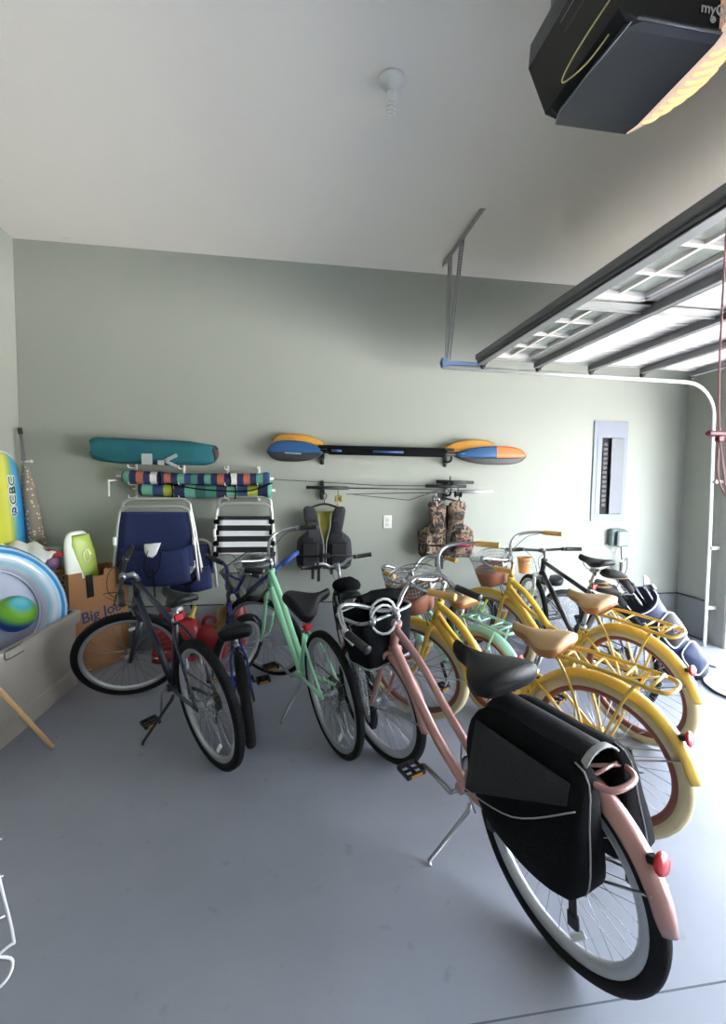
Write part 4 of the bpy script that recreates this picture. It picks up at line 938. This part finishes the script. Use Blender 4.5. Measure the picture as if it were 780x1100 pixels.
# dotted umbrella in the corner
uo0, uo1 = V((.245, -.10, .0)), V((.045, -.075, 1.845)); ud = (uo1-uo0).normalized()
M_taupe = ramp_mat('dotted taupe cloth', [(0, 'c9bda4'), (.30, '857c70')], 'VORONOI', 34, .85, bump=.2)
cu = thing('beach_umbrella', 'taupe dotted folded umbrella with a dark tipped pole standing in the left corner', 'umbrella', uo0)
q = MB(); q.tube([(0, 0, 0), (uo1-uo0)*.985], .012, 10); q.build('pole', M_steel, cu)
q = MB(); q.tube([(uo1-uo0)*.975, (uo1-uo0)], .016, 10); q.build('pole_tip', M_black, cu)
q = MB(); q.tube([(uo1-uo0)*t for t in (.12, .2, .35, .5, .62, .74, .80, .84)], [.07, .085, .08, .07, .058, .045, .032, .018], 16); q.build('folded_canopy', M_taupe, cu)
q = MB(); c_ = (uo1-uo0)*.855; q.tube([c_+V((-.03, 0, 0)), c_+V((.05, -.01, .01))], .007, 8); q.sphere(c_+V((.055, -.01, .01)), .012, 8); q.build('tilt_knob', M_white, cu)
# grey bin in the corner that carries towels and board
bn = thing('grey_bin', 'grey plastic bin in the left corner under the striped bodyboard', 'bin', (.16, -.36, 0))
q = MB(); q.loft([rr_(.22, .50, 0, .03), rr_(.26, .56, .60, .03), rr_(.28, .58, .605, .03), rr_(.28, .58, .645, .03), rr_(.24, .54, .645, .03), rr_(.2, .48, .03, .03)]); q.build('bin_body', mat('mid grey plastic', '6f7274', .6), bn)
q = MB(); 
M_tow = mat('white towel', 'd6d8d2', .95, var=.06, scale=9, bump=.5, bscale=24)
g = []
for i in range(19):
    for_ = []
    for j in range(15):
        x = -.17+.40*i/18; y = -.26+.38*j/14; r2 = (x/.28)**2+(y/.3)**2
        z = .30*max(0, 1-r2*.5)**.6+.012*sin(i*1.1+j*.7)+.010*sin(i*.6-j*1.6)+.03*(1-i/18)
        for_.append((x, y, z))
    g.append(for_)
q.sheet(g, .012); o = q.build('beach_towel', M_tow); o.location = (.20, -.42, .655); tag(o, 'crumpled white beach towel heaped in the left corner above the tote', 'towel')
q = MB(); q.pillow([(-.12, -.02), (.10, -.035), (.12, .0), (.03, .05), (-.06, .02)], .02, rings=4, wr=.004); o = q.build('red_cloth', mat('dark red cloth', '8c1d2c', .85)); o.location = (.37, -.42, .895); o.rotation_euler = (radians(55), 0, radians(35)); tag(o, 'dark red cloth corner tucked under the white towel', 'cloth')
q = MB(); q.pillow([(-.16, -.02), (.14, -.04), (.17, .0), (.10, .06), (-.08, .05)], .02, rings=4, wr=.004); o = q.build('green_cloth', mat('dull green cloth', '5f8a76', .85)); o.location = (.40, -.36, .90); o.rotation_euler = (radians(50), 0, radians(30)); tag(o, 'dull green cloth between the white towel and the lime bodyboard', 'cloth')
# wooden pole
q = MB(); a, b = V((.895, -1.498, .012)), V((.705, -1.70, .50)); q.tube([a, b], .0125, 10); o = q.build('wooden_pole', mat('pale pine pole', 'c9a578', .6, var=.12, scale=20)); tag(rebase(o, a), 'pale wooden pole slanting from the floor up against the taupe tote', 'pole')
# white wire rack bottom left
M_ww = mat('white coated wire', 'e2e3e2', .35, var=.02)
wk = thing('wire_rack', 'white coated wire rack standing at the bottom left edge', 'rack', (1.25, -2.78, 0))
q = MB()
fr_ = [(.10, .0, .50), (.115, .045, .13), (.10, .055, .11), (-.02, -.02, .045), (-.30, -.20, .045), (-.30, -.25, .50)]
q.tube(catmull([(.095, -.02, .52), (.105, .02, .3), (.112, .052, .12), (.10, .045, .10), (-.0, -.03, .075), (-.28, -.22, .075)], 6), .0042, 7); q.tube([(.095, -.02, .52), (-.28, -.26, .52)], .0042, 7); q.tube([(-.28, -.22, .075), (-.28, -.26, .52)], .0042, 7); q.build('outer_frame', M_ww, wk)
q = MB()
for i in range(1, 10): q.tube([(.10-.036*i, .03-.026*i, .09), (.095-.036*i, -.02-.024*i, .52)], .0022, 6)
for z in (.21, .33, .44): q.tube([(.105, .03, z), (-.28, -.23, z)], .0024, 6)
q.build('wire_grid', M_ww, wk)
q = MB()
for dx, dy in ((0, 0), (-.26, -.17)): q.tube(catmull([(.07+dx, .03+dy, .09), (.105+dx, .055+dy, .05), (.10+dx, .03+dy, .012), (.05+dx, -.02+dy, .006), (-.0+dx, -.03+dy, .03), (-.02+dx, -.02+dy, .08)], 6), .0042, 7)
q.build('foot_loop', M_ww, wk)

# ---------------------------------------------------------------- the room
W, H, SW = 6.033, 3.319, .374
def wallmat(name, base, spots):
    m = mat(name, base, .85, var=.025, scale=1.6, bump=.06, bscale=90, spec=.3); return m
M_wall = wallmat('sage wall paint', '9ea29a', 0)
M_ceil = wallmat('ceiling paint', 'ece6e0', 0)
M_stem = mat('painted concrete kerb', '808487', .8, var=.08, scale=5, bump=.25, bscale=30)
def floor_mat():
    m = bpy.data.materials.new('painted concrete floor'); m.use_nodes = True; nt = m.node_tree; b = nt.nodes['Principled BSDF']
    tc = nt.nodes.new('ShaderNodeTexCoord')
    n1 = nt.nodes.new('ShaderNodeTexNoise'); n1.inputs['Scale'].default_value = 1.3; n1.inputs['Detail'].default_value = 6; n1.inputs['Roughness'].default_value = .6
    n2 = nt.nodes.new('ShaderNodeTexNoise'); n2.inputs['Scale'].default_value = 14; n2.inputs['Detail'].default_value = 5
    n3 = nt.nodes.new('ShaderNodeTexVoronoi'); n3.inputs['Scale'].default_value = 3.4
    for n in (n1, n2, n3): nt.links.new(tc.outputs['Object'], n.inputs['Vector'])
    r1 = nt.nodes.new('ShaderNodeValToRGB'); r1.color_ramp.elements[0].position = .35; r1.color_ramp.elements[1].position = .68
    r1.color_ramp.elements[0].color = lin('888c97'); r1.color_ramp.elements[1].color = lin('9296a1')
    nt.links.new(n1.outputs['Fac'], r1.inputs[0])
    r2 = nt.nodes.new('ShaderNodeValToRGB'); r2.color_ramp.elements[0].position = .27; r2.color_ramp.elements[1].position = .36
    r2.color_ramp.elements[0].color = (.55, .55, .55, 1); r2.color_ramp.elements[1].color = (1, 1, 1, 1)
    nt.links.new(n2.outputs['Fac'], r2.inputs[0])
    r3 = nt.nodes.new('ShaderNodeValToRGB'); r3.color_ramp.elements[0].position = .018; r3.color_ramp.elements[1].position = .035
    r3.color_ramp.elements[0].color = (.35, .35, .36, 1); r3.color_ramp.elements[1].color = (1, 1, 1, 1)
    nt.links.new(n3.outputs['Distance'], r3.inputs[0])
    a = nt.nodes.new('ShaderNodeMix'); a.data_type = 'RGBA'; a.blend_type = 'MULTIPLY'; a.inputs[0].default_value = .35
    nt.links.new(r1.outputs[0], a.inputs[6]); nt.links.new(r2.outputs[0], a.inputs[7])
    c = nt.nodes.new('ShaderNodeMix'); c.data_type = 'RGBA'; c.blend_type = 'MULTIPLY'; c.inputs[0].default_value = .8
    nt.links.new(a.outputs[2], c.inputs[6]); nt.links.new(r3.outputs[0], c.inputs[7])
    nt.links.new(c.outputs[2], b.inputs['Base Color']); b.inputs['Roughness'].default_value = .48
    bp = nt.nodes.new('ShaderNodeBump'); bp.inputs['Strength'].default_value = .08; nt.links.new(n2.outputs['Fac'], bp.inputs['Height']); nt.links.new(bp.outputs['Normal'], b.inputs['Normal'])
    return m
M_floor = floor_mat()
M_conc = mat('driveway concrete', 'dedad2', .9, var=.08, scale=2, bump=.2)
YB, OY0, OY1, OH = -6.6, -.55, -5.45, 2.28
q = MB(); q.box((W/2, YB/2, -.06), (W+.30, -YB+.30, .12)); struct(q.build('floor', M_floor))
q = MB(); q.box((W/2, -3.034, .0004), (W, .005, .0008))
struct(q.build('trim_1', mat('floor joint', '5c6068', .9)))
q = MB(); q.box((W/2, YB/2, H+.06), (W+.3, -YB+.3, .12)); struct(q.build('ceiling', M_ceil))
q = MB(); q.box((W/2, .075, H/2), (W+.3, .15, H)); struct(q.build('wall_back', M_wall))
q = MB(); q.box((-.075, YB/2, H/2), (.15, -YB, H)); struct(q.build('wall_left', M_wall))
q = MB(); q.box((W/2, YB-.075, H/2), (W+.3, .15, H)); struct(q.build('wall_near', M_wall))
q = MB(); q.box((W+.075, OY0/2, H/2), (.15, -OY0, H)); q.box((W+.075, (YB+OY1)/2, H/2), (.15, OY1-YB, H)); q.box((W+.075, (OY0+OY1)/2, (H+OH)/2), (.15, OY0-OY1, H-OH))
struct(q.build('wall_right', M_wall))
# concrete stem wall standing a finger proud of the studs, with thin dark strips along its edges
q = MB(); q.rbox((W/2, -.008, SW/2), (W, .02, SW), .004); struct(q.build('baseboard_back', M_stem))
q = MB(); q.box((W/2, -.010, SW+.004), (W, .012, .008)); q.box((W-.006, -.17, SW+.004), (.012, .34, .010)); q.box((W-.008, -.348, SW/2), (.018, .014, SW)); q.box((W-.008, -.17, .006), (.02, .34, .012))
struct(q.build('trim_2', mat('dark edge line', '2c2d2e', .9)))
q = MB(); q.rbox((W-.008, -.17, SW/2), (.018, .33, SW), .004); struct(q.build('baseboard_right', M_stem))
q = MB(); q.rbox((.008, YB/2, SW/2), (.016, -YB, SW), .004); struct(q.build('baseboard_left', M_stem))
# door jambs
M_jamb = mat('grey primed jamb', '93938e', .7, var=.1, scale=20)
q = MB(); q.rbox((W-.005, OY0+.045, OH/2), (.05, .12, OH), .004); q.rbox((W+.04, OY0-.012, OH/2), (.13, .03, OH), .004); struct(q.build('trim_3', M_jamb))
q = MB(); q.rbox((W+.15, OY0-.01, OH/2), (.06, .10, OH), .004); q.rbox((W+.15, OY1+.01, OH/2), (.06, .10, OH), .004); q.rbox((W+.15, (OY0+OY1)/2, OH+.05), (.06, OY0-OY1+.1, .12), .004)
struct(q.build('trim_4', mat('white exterior trim', 'ece9e2', .6)))
# the ground outside
q = MB(); q.box((W+.15+8, -3, -.08), (16, 22, .12)); struct(q.build('driveway', M_conc))

# overhead door, open
M_dw = mat('white door steel', 'cdc9c6', .5, var=.02, scale=3)
M_galv = mat('galvanised steel', 'a3a4a1', .5, .15, var=.12, scale=30)
M_dkrail = mat('grey strut steel', '77787a', .5, .4, var=.08)
M_glass = mat('door glass', 'cfd8d4', .06, 0, var=.01, trans=.85)
D0, D1 = -.50, -5.40; ZD = 2.46
gd = thing('garage_door', 'white sectional overhead garage door rolled open under the ceiling with a row of gridded panes', 'garage door', ((3.66+5.62)/2, (D0+D1)/2, ZD))
def gput(o): o.parent = gd; o.matrix_parent_inverse = Matrix.Translation(-V(((3.66+5.62)/2, (D0+D1)/2, ZD))); return o
SX = [3.66, 4.145, 4.63, 5.115, 5.60]
NB = 4; BW = (D0-D1)/NB
for k in range(4):
    x0, x1 = SX[k], SX[k+1]
    q = MB()
    if k == 0:      # glazed section: rails, stiles, muntins
        q.box(((x0+x0+.045)/2, (D0+D1)/2, ZD+.025), (.045, D0-D1, .05)); q.box((x1-.045, (D0+D1)/2, ZD+.025), (.085, D0-D1, .05))
        for b in range(NB+1):
            yb = D0-BW*b; ww = .07 if b in (0, NB) else .15
            yc = yb-(.035 if b == 0 else 0)+(.035 if b == NB else 0)
            q.box(((x0+x1)/2, yc, ZD+.025), (x1-x0-.01, ww, .05))
    else:
        q.box(((x0+x1)/2, (D0+D1)/2, ZD+.028), (x1-x0-.006, D0-D1, .044))
        n = 9                       # pressed ribs running with the section
        for b in range(NB*13):
            yb = D0-.05-(D0-D1-.1)*b/(NB*13-1); q.box(((x0+x1)/2, yb, ZD+.003), (x1-x0-.05, .028, .008))
    gput(q.build('door_section', M_dw))
    if k == 0:
        for b in range(NB):
            ya, yb2 = D0-BW*b-(.07 if b == 0 else .075), D0-BW*(b+1)+(.07 if b == NB-1 else .075)
            xa, xb = x0+.045, x1-.085; q = MB(); q.box(((xa+xb)/2, (ya+yb2)/2, ZD+.03), (xb-xa, ya-yb2, .004)); go = gput(q.build('window_pane', M_glass))
            q = MB(); z = ZD+.02
            for yy in (ya-.012, yb2+.012): q.box(((xa+xb)/2, yy, z), (xb-xa, .03, .03))
            for xx in (xa+.012, xb-.012): q.box((xx, (ya+yb2)/2, z), (.03, ya-yb2, .03))
            q.box(((xa+xb)/2, (ya+yb2)/2, z), (.018, ya-yb2, .02))
            for i in range(1, 4): q.box(((xa+xb)/2, ya-(ya-yb2)*i/4, z), (xb-xa, .026, .022))
            gput(q.build('window_muntin', M_dw))
for k, xx in enumerate(SX):
    q = MB(); hh, ww = (.05, .045) if k == 0 else (.05, .035)
    q.box((xx, (D0+D1)/2, ZD-hh/2+.005), (ww, D0-D1+.02, .004)); q.box((xx-ww/2, (D0+D1)/2, ZD-hh/2+(0 if k else .02)), (.004, D0-D1+.02, hh)); q.box((xx+ww/2, (D0+D1)/2, ZD-hh/2+(0 if k else .02)), (.004, D0-D1+.02, hh))
    q.box((xx, (D0+D1)/2, ZD-hh+.004), (ww+.012, D0-D1+.02, .004))
    gput(q.build('strut', M_dkrail))
q = MB(); q.rbox((SX[0]-.03, (D0+D1)/2, ZD+.01), (.03, D0-D1+.02, .045), .006); gput(q.build('bottom_seal', M_dkrail))
q = MB(); q.rbox((SX[0]-.018, (D0+D1)/2, ZD-.028), (.012, D0-D1+.02, .014), .003); gput(q.build('seal_strip', M_black))
q = MB()
for b in range(1, NB):
    yb = D0-BW*b; q.box(((SX[0]+SX[4])/2, yb, ZD-.012), (SX[4]-SX[0], .09, .004)); q.box(((SX[0]+SX[4])/2, yb+.044, ZD-.020), (SX[4]-SX[0], .003, .016))
for yb in (D0-.03, D1+.03): q.box(((SX[0]+SX[4])/2, yb, ZD-.006), (SX[4]-SX[0], .055, .004))
gput(q.build('end_stile', M_galv))
for k, xx in enumerate(SX):
    for b in range(NB+1):
        yb = D0-BW*b
        if b == 0: yb -= .03
        if b == NB: yb += .03
        q = MB(); q.box((xx+.04, yb, ZD-.016), (.06, .05, .004)); q.rod((xx+.045, yb-.03, ZD-.03), (xx+.045, yb+.03, ZD-.03), .008, 8); q.box((xx+.05, yb, ZD-.026), (.02, .03, .02))
        gput(q.build('hinge', M_galv))
        if b in (0, NB):
            s_ = 1 if b == 0 else -1
            q = MB(); q.lathe([(.006, -.012), (.022, -.010), (.022, .010), (.006, .012)], (xx+.045, yb+s_*.085, ZD-.045), (0, 1, 0), 14); q.rod((xx+.045, yb, ZD-.035), (xx+.045, yb+s_*.085, ZD-.045), .005, 6)
            gput(q.build('roller', M_black))
# tracks
for nm, ty, s_ in (('', -.42, 1), ('', -5.48, -1)):
    t = thing('door_track', ('white steel track of the garage door along the back wall, curving down to the floor' if s_ > 0 else 'white steel track of the garage door on the camera side of the opening'), 'door track', (5.9, ty, 0))
    def tput(o): o.parent = t; o.location = (-5.9, -ty, 0); return o
    path = [(3.37, ty, 2.40), (5.62, ty, 2.38)]+[(5.62+.30*sin(a*pi/16), ty-.0*s_, 2.08+.30*cos(a*pi/16)) for a in range(1, 9)]+[(5.92, ty-.03*s_, 1.0), (5.90, ty-.06*s_, .0)]
    q = MB(); q.tube(path, .012, 6, flat=1.5); tput(q.build('rail', M_white))
    q = MB()
    q.box((3.38, ty-.012, 2.43), (.045, .05, .07)); q.box((3.53, ty, 2.432), (.36, .035, .03)); tput(q.build('track_end_bracket', mat('blue steel bracket', '6d86a8', .45, .5)))
    q = MB()
    for dz in (.35, .9, 1.5): q = MB(); q.box((5.96, ty-.04*s_, dz), (.09, .04, .03)); tput(q.build('track_bracket', M_galv))
    # perforated hanger
    hg = thing('track_hanger', ('perforated angle iron hanger bolted to the ceiling above the track end near the back wall' if s_ > 0 else 'perforated angle iron hanger above the camera side track'), 'bracket', (3.43, ty, H))
    def hput(o): o.parent = hg; o.location = (-3.43, -ty, -H); return o
    q = MB(); ya, yb = ty+s_*.22, ty-s_*.59
    q.box((3.435, (ya+yb)/2, H-.003), (.034, abs(ya-yb), .004)); q.box((3.42, (ya+yb)/2, H-.018), (.004, abs(ya-yb), .034)); hput(q.build('ceiling_angle', M_galv))
    for (ya_, yb_) in ((ty+.06*s_, ty+.02*s_), (ty-.22*s_, ty-.02*s_)):
        q = MB(); n = 46; a, b = V((3.42, ya_, H-.01)), V((3.40, yb_, 2.44))
        q.tube([a, b], .0065, 4); q.tube([a+V((.022, 0, 0)), b+V((.022, 0, 0))], .0065, 4)
        for i in range(n): q.box(a.lerp(b, (i+.5)/n)+V((.011, 0, 0)), (.022, .004, .010))
        hput(q.build('hanger_strut', M_galv))

# garage door opener
OX, OYc, OZ = 3.235, -2.69, 2.75
op = thing('garage_door_opener', 'dark grey garage door opener hanging from the ceiling with its warm lamp lens lit', 'garage door opener', (OX, OYc, OZ))
def oput(o): o.parent = op; o.location = (-OX, -OYc, -OZ); return o
M_opg = mat('charcoal plastic', '2c2f34', .38, var=.04); M_opb = mat('glossy black plastic', '101113', .25, var=.05)
q = MB()
y0, y1 = -2.88, -2.50
prof = [(-2.96, 2.90), (3.00, 2.86)]
sec = lambda y, ins=0: [(3.10, y, 2.75+ins), (3.372, y, 2.75+ins), (3.39, y, 2.79), (3.40, y, 3.0), (2.985, y, 3.0), (2.98, y, 2.92), (3.05, y, 2.775)]
q.loft([sec(y0+.0, .012), sec(y0+.02), sec(y1-.03), sec(y1, .012)], sm=False); oput(q.build('housing', M_opb))
q = MB(); q.loft([[(3.12, y0-.004, 2.748), (3.374, y0-.004, 2.748), (3.374, y0-.004, 2.765), (3.12, y0-.004, 2.765)], [(3.085, y0+.02, 2.744), (3.376, y0+.02, 2.744), (3.376, y0+.02, 2.762), (3.085, y0+.02, 2.762)],
      [(3.075, y1-.05, 2.744), (3.378, y1-.05, 2.744), (3.378, y1-.05, 2.762), (3.075, y1-.05, 2.762)], [(3.095, y1+.008, 2.752), (3.376, y1+.008, 2.752), (3.376, y1+.008, 2.768), (3.095, y1+.008, 2.768)]], sm=False)
oput(q.build('bottom_cover', M_opg))
q = MB()
q.tube([(3.105, y0-.006, 2.752), (3.374, y0-.006, 2.752)], .0035, 6); q.tube([(3.09, y0, 2.745), (3.075, (y0+y1)/2-.02, 2.744), (3.072, y1-.05, 2.745), (3.09, y1, 2.75)], .002, 5); oput(q.build('cover_edge', M_steel))
q = MB()
for i in range(5): q.box((2.985+.016*i+.004, (y0+y1)/2-.07+.0*i, 2.905-.026*i), (.003, .14, .010), Matrix.Rotation(radians(35), 4, 'Y'))
oput(q.build('warning_label', mat('grey printed label', '74767a', .6)))
M_lens = mat('opener lamp lens', 'efe6dc', .35, var=.02, emit='ffd2aa', estr=.22)
lensb = lambda t: .150*max(0, sin(pi*(.04+.94*t)))**.6+.006
secs = []
for i in range(17):
    t = i/16; y = y0-.0+(y1-y0)*t; b = lensb(t); sc = []
    for j in range(9):
        a = -pi/2+pi*j/8; sc.append((3.376+b*cos(a), y, 2.845+.098*sin(a)*(1 if b > .03 else .9)))
    sc += [(3.37, y, 2.95), (3.37, y, 2.755)]; secs.append(sc)
q = MB(); q.loft(secs); oput(q.build('lamp_lens', M_lens))
q = MB()
for i in range(9):
    t = .14+.088*i; y = y0+(y1-y0)*t; bb_ = lensb(t)
    q.tube([(3.376+bb_*cos(a_), y, 2.845+.099*sin(a_)) for a_ in [radians(-78+7*j) for j in range(9)]], .0055, 5, flat=1)
oput(q.build('lens_ribs', mat('lens rib', 'ffd9a8', .4, emit='ffb070', estr=.7)))
text_obj('opener_lettering', 'myQ', .04, M_white, op, Matrix.Translation((-OX, -OYc, -OZ)) @ frame_M((3.345, y0-.003, 2.815), (1, 0, 0), (0, 0, 1), (0, -1, 0)), .0012)
q = MB(); q.lathe([(.006, 0), (.009, 0), (.009, .002), (.006, .002)], (3.345, y0-.002, 2.788), (0, -1, 0), 16, closed=True); q.lathe([(.004, 0), (.004, .002)], (3.345, y0-.002, 2.788), (0, -1, 0), 10); oput(q.build('opener_lettering', M_white))
q = MB(); q.tube(catmull([(3.10, y0+.02, 2.90), (3.04, y0+.0, 2.82), (2.99, y0+.11, 2.74), (3.00, y0+.19, 2.725), (3.04, y0+.13, 2.735), (3.07, y0+.06, 2.77)], 8), .0022, 6); oput(q.build('antenna_wire', mat('yellow wire', 'b5a468', .5)))
q = MB(); q.box((4.7, OYc, 2.985), (2.65, .05, .04)); q.box((3.45, OYc, 2.97), (.1, .06, .05)); oput(q.build('drive_rail', M_galv))
q = MB()
for yy in (y0+.04, y1-.04):
    for xx in (3.05, 3.33): q.box((xx, yy, (3.0+H)/2), (.03, .004, H-3.0))
oput(q.build('ceiling_strap', M_galv))
q = MB(); q.rbox((3.62, OYc, 2.95), (.12, .05, .05), .006); oput(q.build('trolley', M_black))
q = MB(); q.tube(catmull([(3.62, OYc, 2.93), (3.625, OYc, 2.4), (3.63, OYc, 1.9), (3.645, OYc, 1.66), (3.66, OYc-.01, 1.52), (3.69, OYc, 1.42), (3.66, OYc+.01, 1.50), (3.648, OYc, 1.66)], 6), .0035, 6)
rp = oput(q.build('release_cord', mat('faded red cord', 'b58a8c', .8)))
q = MB(); q.rbox((3.648, OYc, 1.64), (.105, .022, .020), .006); q.rbox((3.648, OYc, 1.622), (.03, .02, .025), .006); o = q.build('release_handle', mat('dark red handle', '7a1a2c', .4, coat=.3), rp)
# ceiling lamp holder with spiral bulb
cb = thing('ceiling_lamp', 'white porcelain lampholder on the ceiling with an unlit spiral bulb', 'lamp', (2.61, -1.9, H))
q = MB(); q.lathe([(.06, -.0), (.062, -.012), (.055, -.02), (.032, -.03), (.028, -.06), (.02, -.062)], (0, 0, 0), (0, 0, 1), 28); q.build('lampholder', M_white, cb)
q = MB(); q.lathe([(.022, -.058), (.026, -.07), (.026, -.10), (.016, -.108)], (0, 0, 0), (0, 0, 1), 20)
bl = q.build('bulb', M_white, cb)
q = MB(); q.tube([(.018*cos(a*.5), .018*sin(a*.5), -.105-.0014*a) for a in range(38)], .0058, 8); q.build('spiral_tube', mat('bulb tube glass', 'f2f1ec', .25, var=.01), bl)
q = MB(); q.lathe([(.014, 0), (.016, -.006), (.004, -.008)], (.42, -.08, H), (0, 0, 1), 12); o = q.build('ceiling_hook', M_white)
tag(rebase(o, (.42, -.08, H)), 'tiny white anchor plug where the ceiling meets the back wall', 'plug')

# outlet, electrical panel, outdoor-style box
ol = thing('wall_outlet', 'white duplex outlet on the back wall between the two life vests', 'outlet', (3.02, 0, 1.10))
q = MB(); q.rbox((0, -.004, 0), (.078, .008, .118), .003); q.build('cover_plate', M_white, ol)
q = MB()
for dz in (-.022, .022): q.rbox((0, -.009, dz), (.034, .004, .03), .004)
q.build('socket', mat('outlet face', 'cfcfca', .4), ol)
ep = thing('electrical_panel', 'grey steel breaker panel set in the back wall with its narrow door ajar', 'electrical panel', (5.21, 0, 1.59))
M_pan = mat('grey enamel', '767d8b', .5, 0, var=.04)
q = MB(); q.box((-.16, -.006, -.045), (.035, .012, .74)); q.box((.155, -.006, -.045), (.045, .012, .74)); q.box((-.0, -.006, .405), (.355, .012, .16)); q.box((0, -.006, -.449), (.355, .012, .068)); q.build('cover_frame', M_pan, ep)
q = MB(); q.box((-.015, -.002, -.045), (.30, .004, .74)); q.build('breaker_recess', mat('dark recess', '17181a', .8), ep)
q = MB()
for i in range(14): q.rbox((-.055, -.008, .26-.045*i), (.05, .012, .036), .003)
q.build('breakers', mat('breaker black', '232427', .5), ep)
q = MB(); q.rbox((.07, -.022, -.045), (.15, .008, .73), .003, Matrix.Rotation(radians(5), 4, 'Z')); q.rbox((.0, -.034, -.06), (.012, .01, .03), .003); q.build('panel_door', mat('light grey enamel', '666a72', .5, 0), ep)
q = MB(); q.rbox((-.115, -.010, -.045), (.05, .006, .74), .002); q.build('inner_trim', M_pan, ep)
ob = thing('outlet_cover', 'grey weatherproof outlet box under the electrical panel', 'outlet cover', (5.32, 0, .95))
q = MB(); q.rbox((-.01, -.03, 0), (.17, .06, .17), .012); q.build('box', mat('grey green plastic', '6d7b76', .5), ob)
q = MB(); q.rbox((.02, -.075, -.01), (.15, .03, .15), .012, Matrix.Rotation(radians(14), 4, 'Z')); q.build('flip_lid', mat('clear grey lid', '8b9aa2', .25, coat=.5), ob)
ac = thing('power_adapter', 'white and black charger plug hanging below the grey outlet box', 'adapter', (5.34, -.05, .85))
q = MB(); q.tube(catmull([(0, 0, .03), (.0, -.01, -.06), (.01, -.01, -.12)], 5), .006, 6); q.tube(catmull([(.02, -.02, -.14), (.055, -.02, -.10), (.06, -.02, -.2), (.02, -.02, -.3), (-.03, -.0, -.42), (-.03, .0, -.81)], 6), .004, 6); q.build('cord', M_black, ac)
q = MB(); q.rbox((.0, -.02, -.175), (.05, .04, .11), .01); q.build('adapter_body', M_white, ac)
q = MB(); q.rbox((-.02, -.045, -.18), (.03, .015, .09), .005); q.build('adapter_face', M_black, ac)

# ---------------------------------------------------------------- camera, light, view
cam = bpy.data.cameras.new('camera'); co = bpy.data.objects.new('camera', cam); C.objects.link(co); bpy.context.scene.camera = co
cyaw, cpit, crol = .153, .063, .013; f_px = 500.755
fw = V((sin(cyaw)*cos(cpit), cos(cyaw)*cos(cpit), -sin(cpit))); rt = V((cos(cyaw), -sin(cyaw), 0)); up = rt.cross(fw)
rt2 = rt*cos(crol)+up*sin(crol); up2 = -rt*sin(crol)+up*cos(crol)
Mc = Matrix.Identity(4)
for i in range(3): Mc[i][0] = rt2[i]; Mc[i][1] = up2[i]; Mc[i][2] = -fw[i]
Mc[0][3], Mc[1][3], Mc[2][3] = 2.156, -4.138, 1.452
co.matrix_world = Mc; cam.sensor_fit = 'HORIZONTAL'; cam.sensor_width = 36; cam.lens = 36*f_px/780; cam.clip_start = .02
wd = bpy.data.worlds.new('world'); bpy.context.scene.world = wd; wd.use_nodes = True; nt = wd.node_tree
sk = nt.nodes.new('ShaderNodeTexSky'); sk.sky_type = 'NISHITA'; sk.sun_disc = False; sk.sun_elevation = radians(52); sk.sun_rotation = radians(250); sk.air_density = 1.2; sk.dust_density = 2.5
bg = nt.nodes['Background']; hs_ = nt.nodes.new('ShaderNodeHueSaturation'); hs_.inputs['Saturation'].default_value = .42; nt.links.new(sk.outputs[0], hs_.inputs['Color']); nt.links.new(hs_.outputs[0], bg.inputs[0]); bg.inputs[1].default_value = SKY
sd = bpy.data.lights.new('sun', 'SUN'); sd.energy = SUN; sd.angle = radians(.6); sd.color = (1, .96, .9)
so = bpy.data.objects.new('sun', sd); C.objects.link(so); so.rotation_euler = V((.62, .25, -.9)).to_track_quat('-Z', 'Y').to_euler(); so.location = (-3, 0, 8)
sc = bpy.context.scene
sc.view_settings.view_transform = 'Standard'; sc.view_settings.look = 'None'; sc.view_settings.gamma = 1; sc.view_settings.use_curve_mapping = False
sc.view_settings.exposure = EXPO
